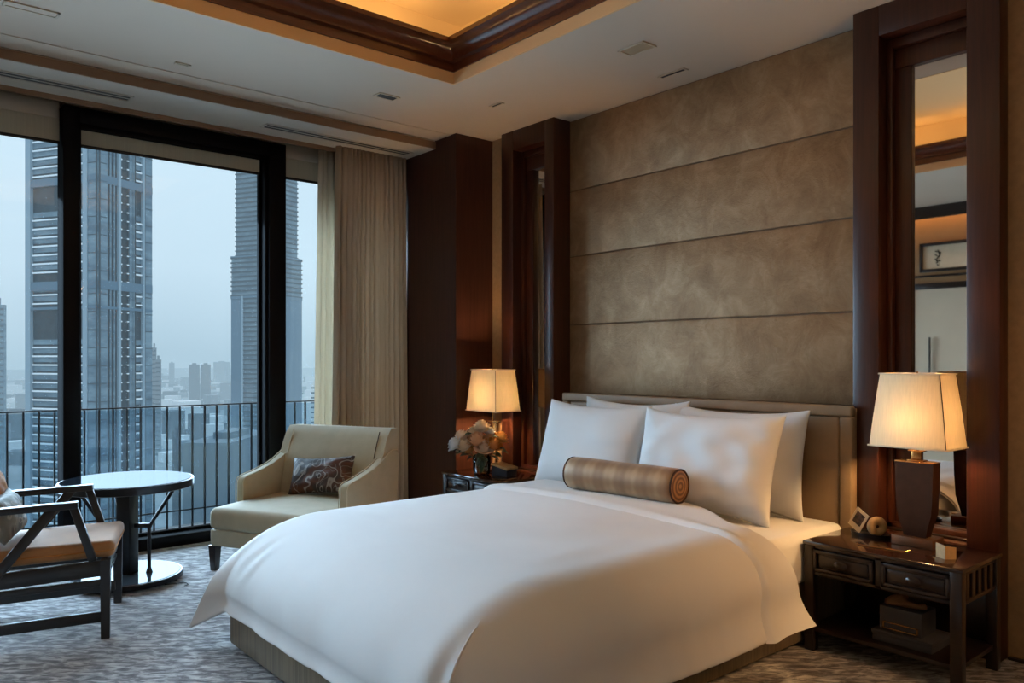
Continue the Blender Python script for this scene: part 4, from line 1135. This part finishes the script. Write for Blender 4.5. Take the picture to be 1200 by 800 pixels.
def block(u0, u1, vtop, dd, mat, name, lab, cat, group=None, depth=None, windows=True):
    w = (u1 - u0) / 920 * dd; l = ((u0 + u1) / 2 - 600) / 920 * dd; zt = H + (420 - vtop) / 920 * dd
    dp = depth or w * .2
    t = thing(name, lab, cat, tuple(W(l, dd + dp / 2, GZ)), -math.radians(40.2), group)
    hgt = zt - GZ
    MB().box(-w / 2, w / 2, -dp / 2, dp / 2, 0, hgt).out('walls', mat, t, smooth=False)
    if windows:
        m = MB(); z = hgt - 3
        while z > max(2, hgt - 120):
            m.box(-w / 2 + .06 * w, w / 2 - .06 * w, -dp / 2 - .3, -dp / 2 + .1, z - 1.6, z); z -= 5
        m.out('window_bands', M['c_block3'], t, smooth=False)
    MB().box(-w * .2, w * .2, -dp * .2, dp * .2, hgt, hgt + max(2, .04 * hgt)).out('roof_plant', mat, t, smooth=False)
    return t
block(-14, 5, 357, 700, M['c_glass'], 'office_tower', 'narrow blue tower at the very edge of the window view', 'tower')
block(178, 183, 407, 900, M['c_block'], 'office_tower', 'thin hazy tower just right of the big grey tower', 'tower')
block(182, 188.5, 421, 860, M['c_block'], 'office_tower', 'lower hazy slab stepping down from the thin tower', 'tower')
block(221.5, 233, 427, 1900, M['c_block3'], 'office_block', 'left one of the distant twin blocks on the horizon', 'building')
block(235, 246, 427, 1900, M['c_block3'], 'office_block', 'right one of the distant twin blocks on the horizon', 'building')
block(198, 204, 425, 2900, M['c_block'], 'office_block', 'faint slab on the horizon left of the twin blocks', 'building')
block(250, 268, 424, 3300, M['c_block'], 'office_block', 'faint broad tower on the horizon right of the twin blocks', 'building')
block(364, 372, 450, 800, M['c_block2'], 'office_block', 'pale block between the slim tower and the curtain', 'building')
block(214, 270, 519, 330, M['c_block'], 'office_block', 'broad plain block filling the view low behind the railing bars', 'building', depth=60, windows=False)
block(202, 211, 505, 480, M['c_block3'], 'office_block', 'dark low block behind the railing bars right of the grey tower', 'building')
rnd = random.Random(21)
mats = [M['c_block'], M['c_block2'], M['c_block3'], M['c_block2']]
n = 0
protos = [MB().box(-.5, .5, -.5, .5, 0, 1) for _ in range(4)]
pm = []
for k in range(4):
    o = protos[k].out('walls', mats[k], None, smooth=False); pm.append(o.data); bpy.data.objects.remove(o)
placed = [(o.location.x, o.location.y, 16.0 if o['category'] != 'skyscraper' else 40.0) for o in COL.objects if o.get('category') in ('tower', 'building', 'skyscraper')]
tries = 0
while n < 270 and tries < 6000:
    tries += 1
    zone = rnd.choices([(176, 276), (-10, 34), (352, 378), (-420, -10), (380, 470)], [6, 2, 1.6, 2.2, .6])[0]
    u = rnd.uniform(*zone); v = 446 + 100 * rnd.random() ** 1.6
    dd = -GZ * 920 / (v - 420); l = (u - 600) / 920 * dd
    w = rnd.uniform(10, 38) * (dd / 1200) ** .5; dp = rnd.uniform(10, 30) * (dd / 1200) ** .4; h = rnd.uniform(5, 18) if rnd.random() < .85 else rnd.uniform(20, 45)
    p = W(l, dd, GZ); rad = .5 * math.hypot(w, dp)
    if any(math.hypot(p.x - a, p.y - b) < rad + r + 1 for a, b, r in placed): continue
    placed.append((p.x, p.y, rad)); n += 1
    o = bpy.data.objects.new('city_building', pm[rnd.choice((0, 0, 1, 2, 3))]); COL.objects.link(o)
    o.location = p; o.scale = (w, dp, h); o.rotation_euler = (0, 0, rnd.choice([-.7, -.55, .1, .9]))
    tag(o, 'small low city building in the haze beyond the railing', 'building', 'low city buildings beyond the railing')

# ------------------------------------------------------------------ light
wd = bpy.data.worlds.new('overcast_sky'); scene.world = wd; wd.use_nodes = True
nt = wd.node_tree; nt.nodes.clear()
out = nt.nodes.new('ShaderNodeOutputWorld'); bg = nt.nodes.new('ShaderNodeBackground')
tc = nt.nodes.new('ShaderNodeTexCoord'); sx = nt.nodes.new('ShaderNodeSeparateXYZ'); rp = nt.nodes.new('ShaderNodeValToRGB')
nz = nt.nodes.new('ShaderNodeTexNoise'); nz.inputs['Scale'].default_value = 3.0; nz.inputs['Detail'].default_value = 4
ad = nt.nodes.new('ShaderNodeMath'); ad.operation = 'MULTIPLY_ADD'; ad.inputs[1].default_value = .10
sb_ = nt.nodes.new('ShaderNodeMath'); sb_.operation = 'SUBTRACT'; sb_.inputs[1].default_value = .05
nt.links.new(tc.outputs['Generated'], sx.inputs[0]); nt.links.new(tc.outputs['Generated'], nz.inputs['Vector'])
nt.links.new(nz.outputs['Fac'], ad.inputs[0]); nt.links.new(sx.outputs['Z'], ad.inputs[2]); nt.links.new(ad.outputs[0], sb_.inputs[0]); nt.links.new(sb_.outputs[0], rp.inputs['Fac'])
e = rp.color_ramp.elements
e[0].position = 0.0; e[0].color = (0.52, .68, .77, 1); e[1].position = .35; e[1].color = (.80, .97, 1.06, 1)
k = e.new(.10); k.color = (.70, .86, .95, 1)
k = e.new(.55); k.color = (1.5, 1.7, 1.85, 1)
k = e.new(1.0); k.color = (2.3, 2.5, 2.7, 1)
nt.links.new(rp.outputs['Color'], bg.inputs['Color']); bg.inputs['Strength'].default_value = 1.0
nt.links.new(bg.outputs[0], out.inputs['Surface'])
def area(name, loc, rot, sx_, sy_, power, col, portal=False):
    L = bpy.data.lights.new(name, 'AREA'); L.shape = 'RECTANGLE'; L.size = sx_; L.size_y = sy_; L.energy = power; L.color = col
    o = bpy.data.objects.new(name, L); COL.objects.link(o); o.location = loc; o.rotation_euler = rot
    if portal: L.cycles.is_portal = True
    return o
area('window_portal', ((X0 + 3.5) / 2, 6.1, 1.5), (-PI / 2, 0, 0), 3.5 - X0, 2.9, 1, (1, 1, 1), True)
dl = area('daylight_fill', ((X0 + 3.5) / 2, 6.38, 1.38), (-math.radians(80), 0, 0), 3.5 - X0, 2.2, 275, (.57, .80, 1.0)); dl.data.spread = math.radians(104)  # added fill lamp outside the glass, boosts the sky's daylight
WARM = (1.0, .58, .22)
# cove strips hidden behind the cornice, washing the tray
LP = .6
for k in range(6):
    x = lerp(TX0 + .35, TX1 - .35, k / 5)
    for y in (TY0 - .05, TY1 + .05):
        area('cove_light', (x, y, 3.36), (PI, 0, 0), .30, .05, LP, WARM)
for k in range(7):
    y = lerp(TY0 + .4, TY1 - .4, k / 6)
    for x in (TX0 - .05, TX1 + .05):
        area('cove_light', (x, y, 3.36), (PI, 0, 0), .05, .30, LP, WARM)
warm_point('lamp_bulb_near', (LX, LY, NZ + .56), 31)
warm_point('lamp_bulb_far', (LX2, LY2, NZ + .56), 50)
warm_point('warm_fill', (2.59, -1.2, 2.4), 9, (1, .48, .16), .10)  # added warm fill behind the camera, no fixture there
rs = area('warm_fill_spot', (3.2, -.9, 2.5), (0, 0, 0),   .25, .25, 3.2, (1.0, .52, .2)); rs.data.spread = math.radians(42)  # added narrow warm fill aimed at pillows and near side of the bed
rs.rotation_euler = (Vector((3.25, 2.1, .75)) - Vector((3.2, -.9, 2.5))).to_track_quat('-Z', 'Y').to_euler()
# warm wash on the wall that the mirror shows
area('wall_washer', (X0 + .10, 3.5, 3.085), (0, 0, 0), .06, 2.4, 8, WARM)
struct(MB().box(X0 + .17, X0 + .19, 1.9, 5.0, 2.96, CZ, .003).out('trim_5', M['ebony'], smooth=False))

# ------------------------------------------------------------------ render look
vs_ = scene.view_settings
vs_.view_transform = 'Standard'; vs_.look = 'None'; vs_.exposure = 0.0; vs_.gamma = 1.0
cy_ = scene.cycles
cy_.use_denoising = True
cy_.max_bounces = 10; cy_.diffuse_bounces = 5; cy_.glossy_bounces = 5; cy_.transmission_bounces = 6; cy_.transparent_max_bounces = 16
cy_.caustics_reflective = False; cy_.caustics_refractive = False; cy_.sample_clamp_indirect = 6.0
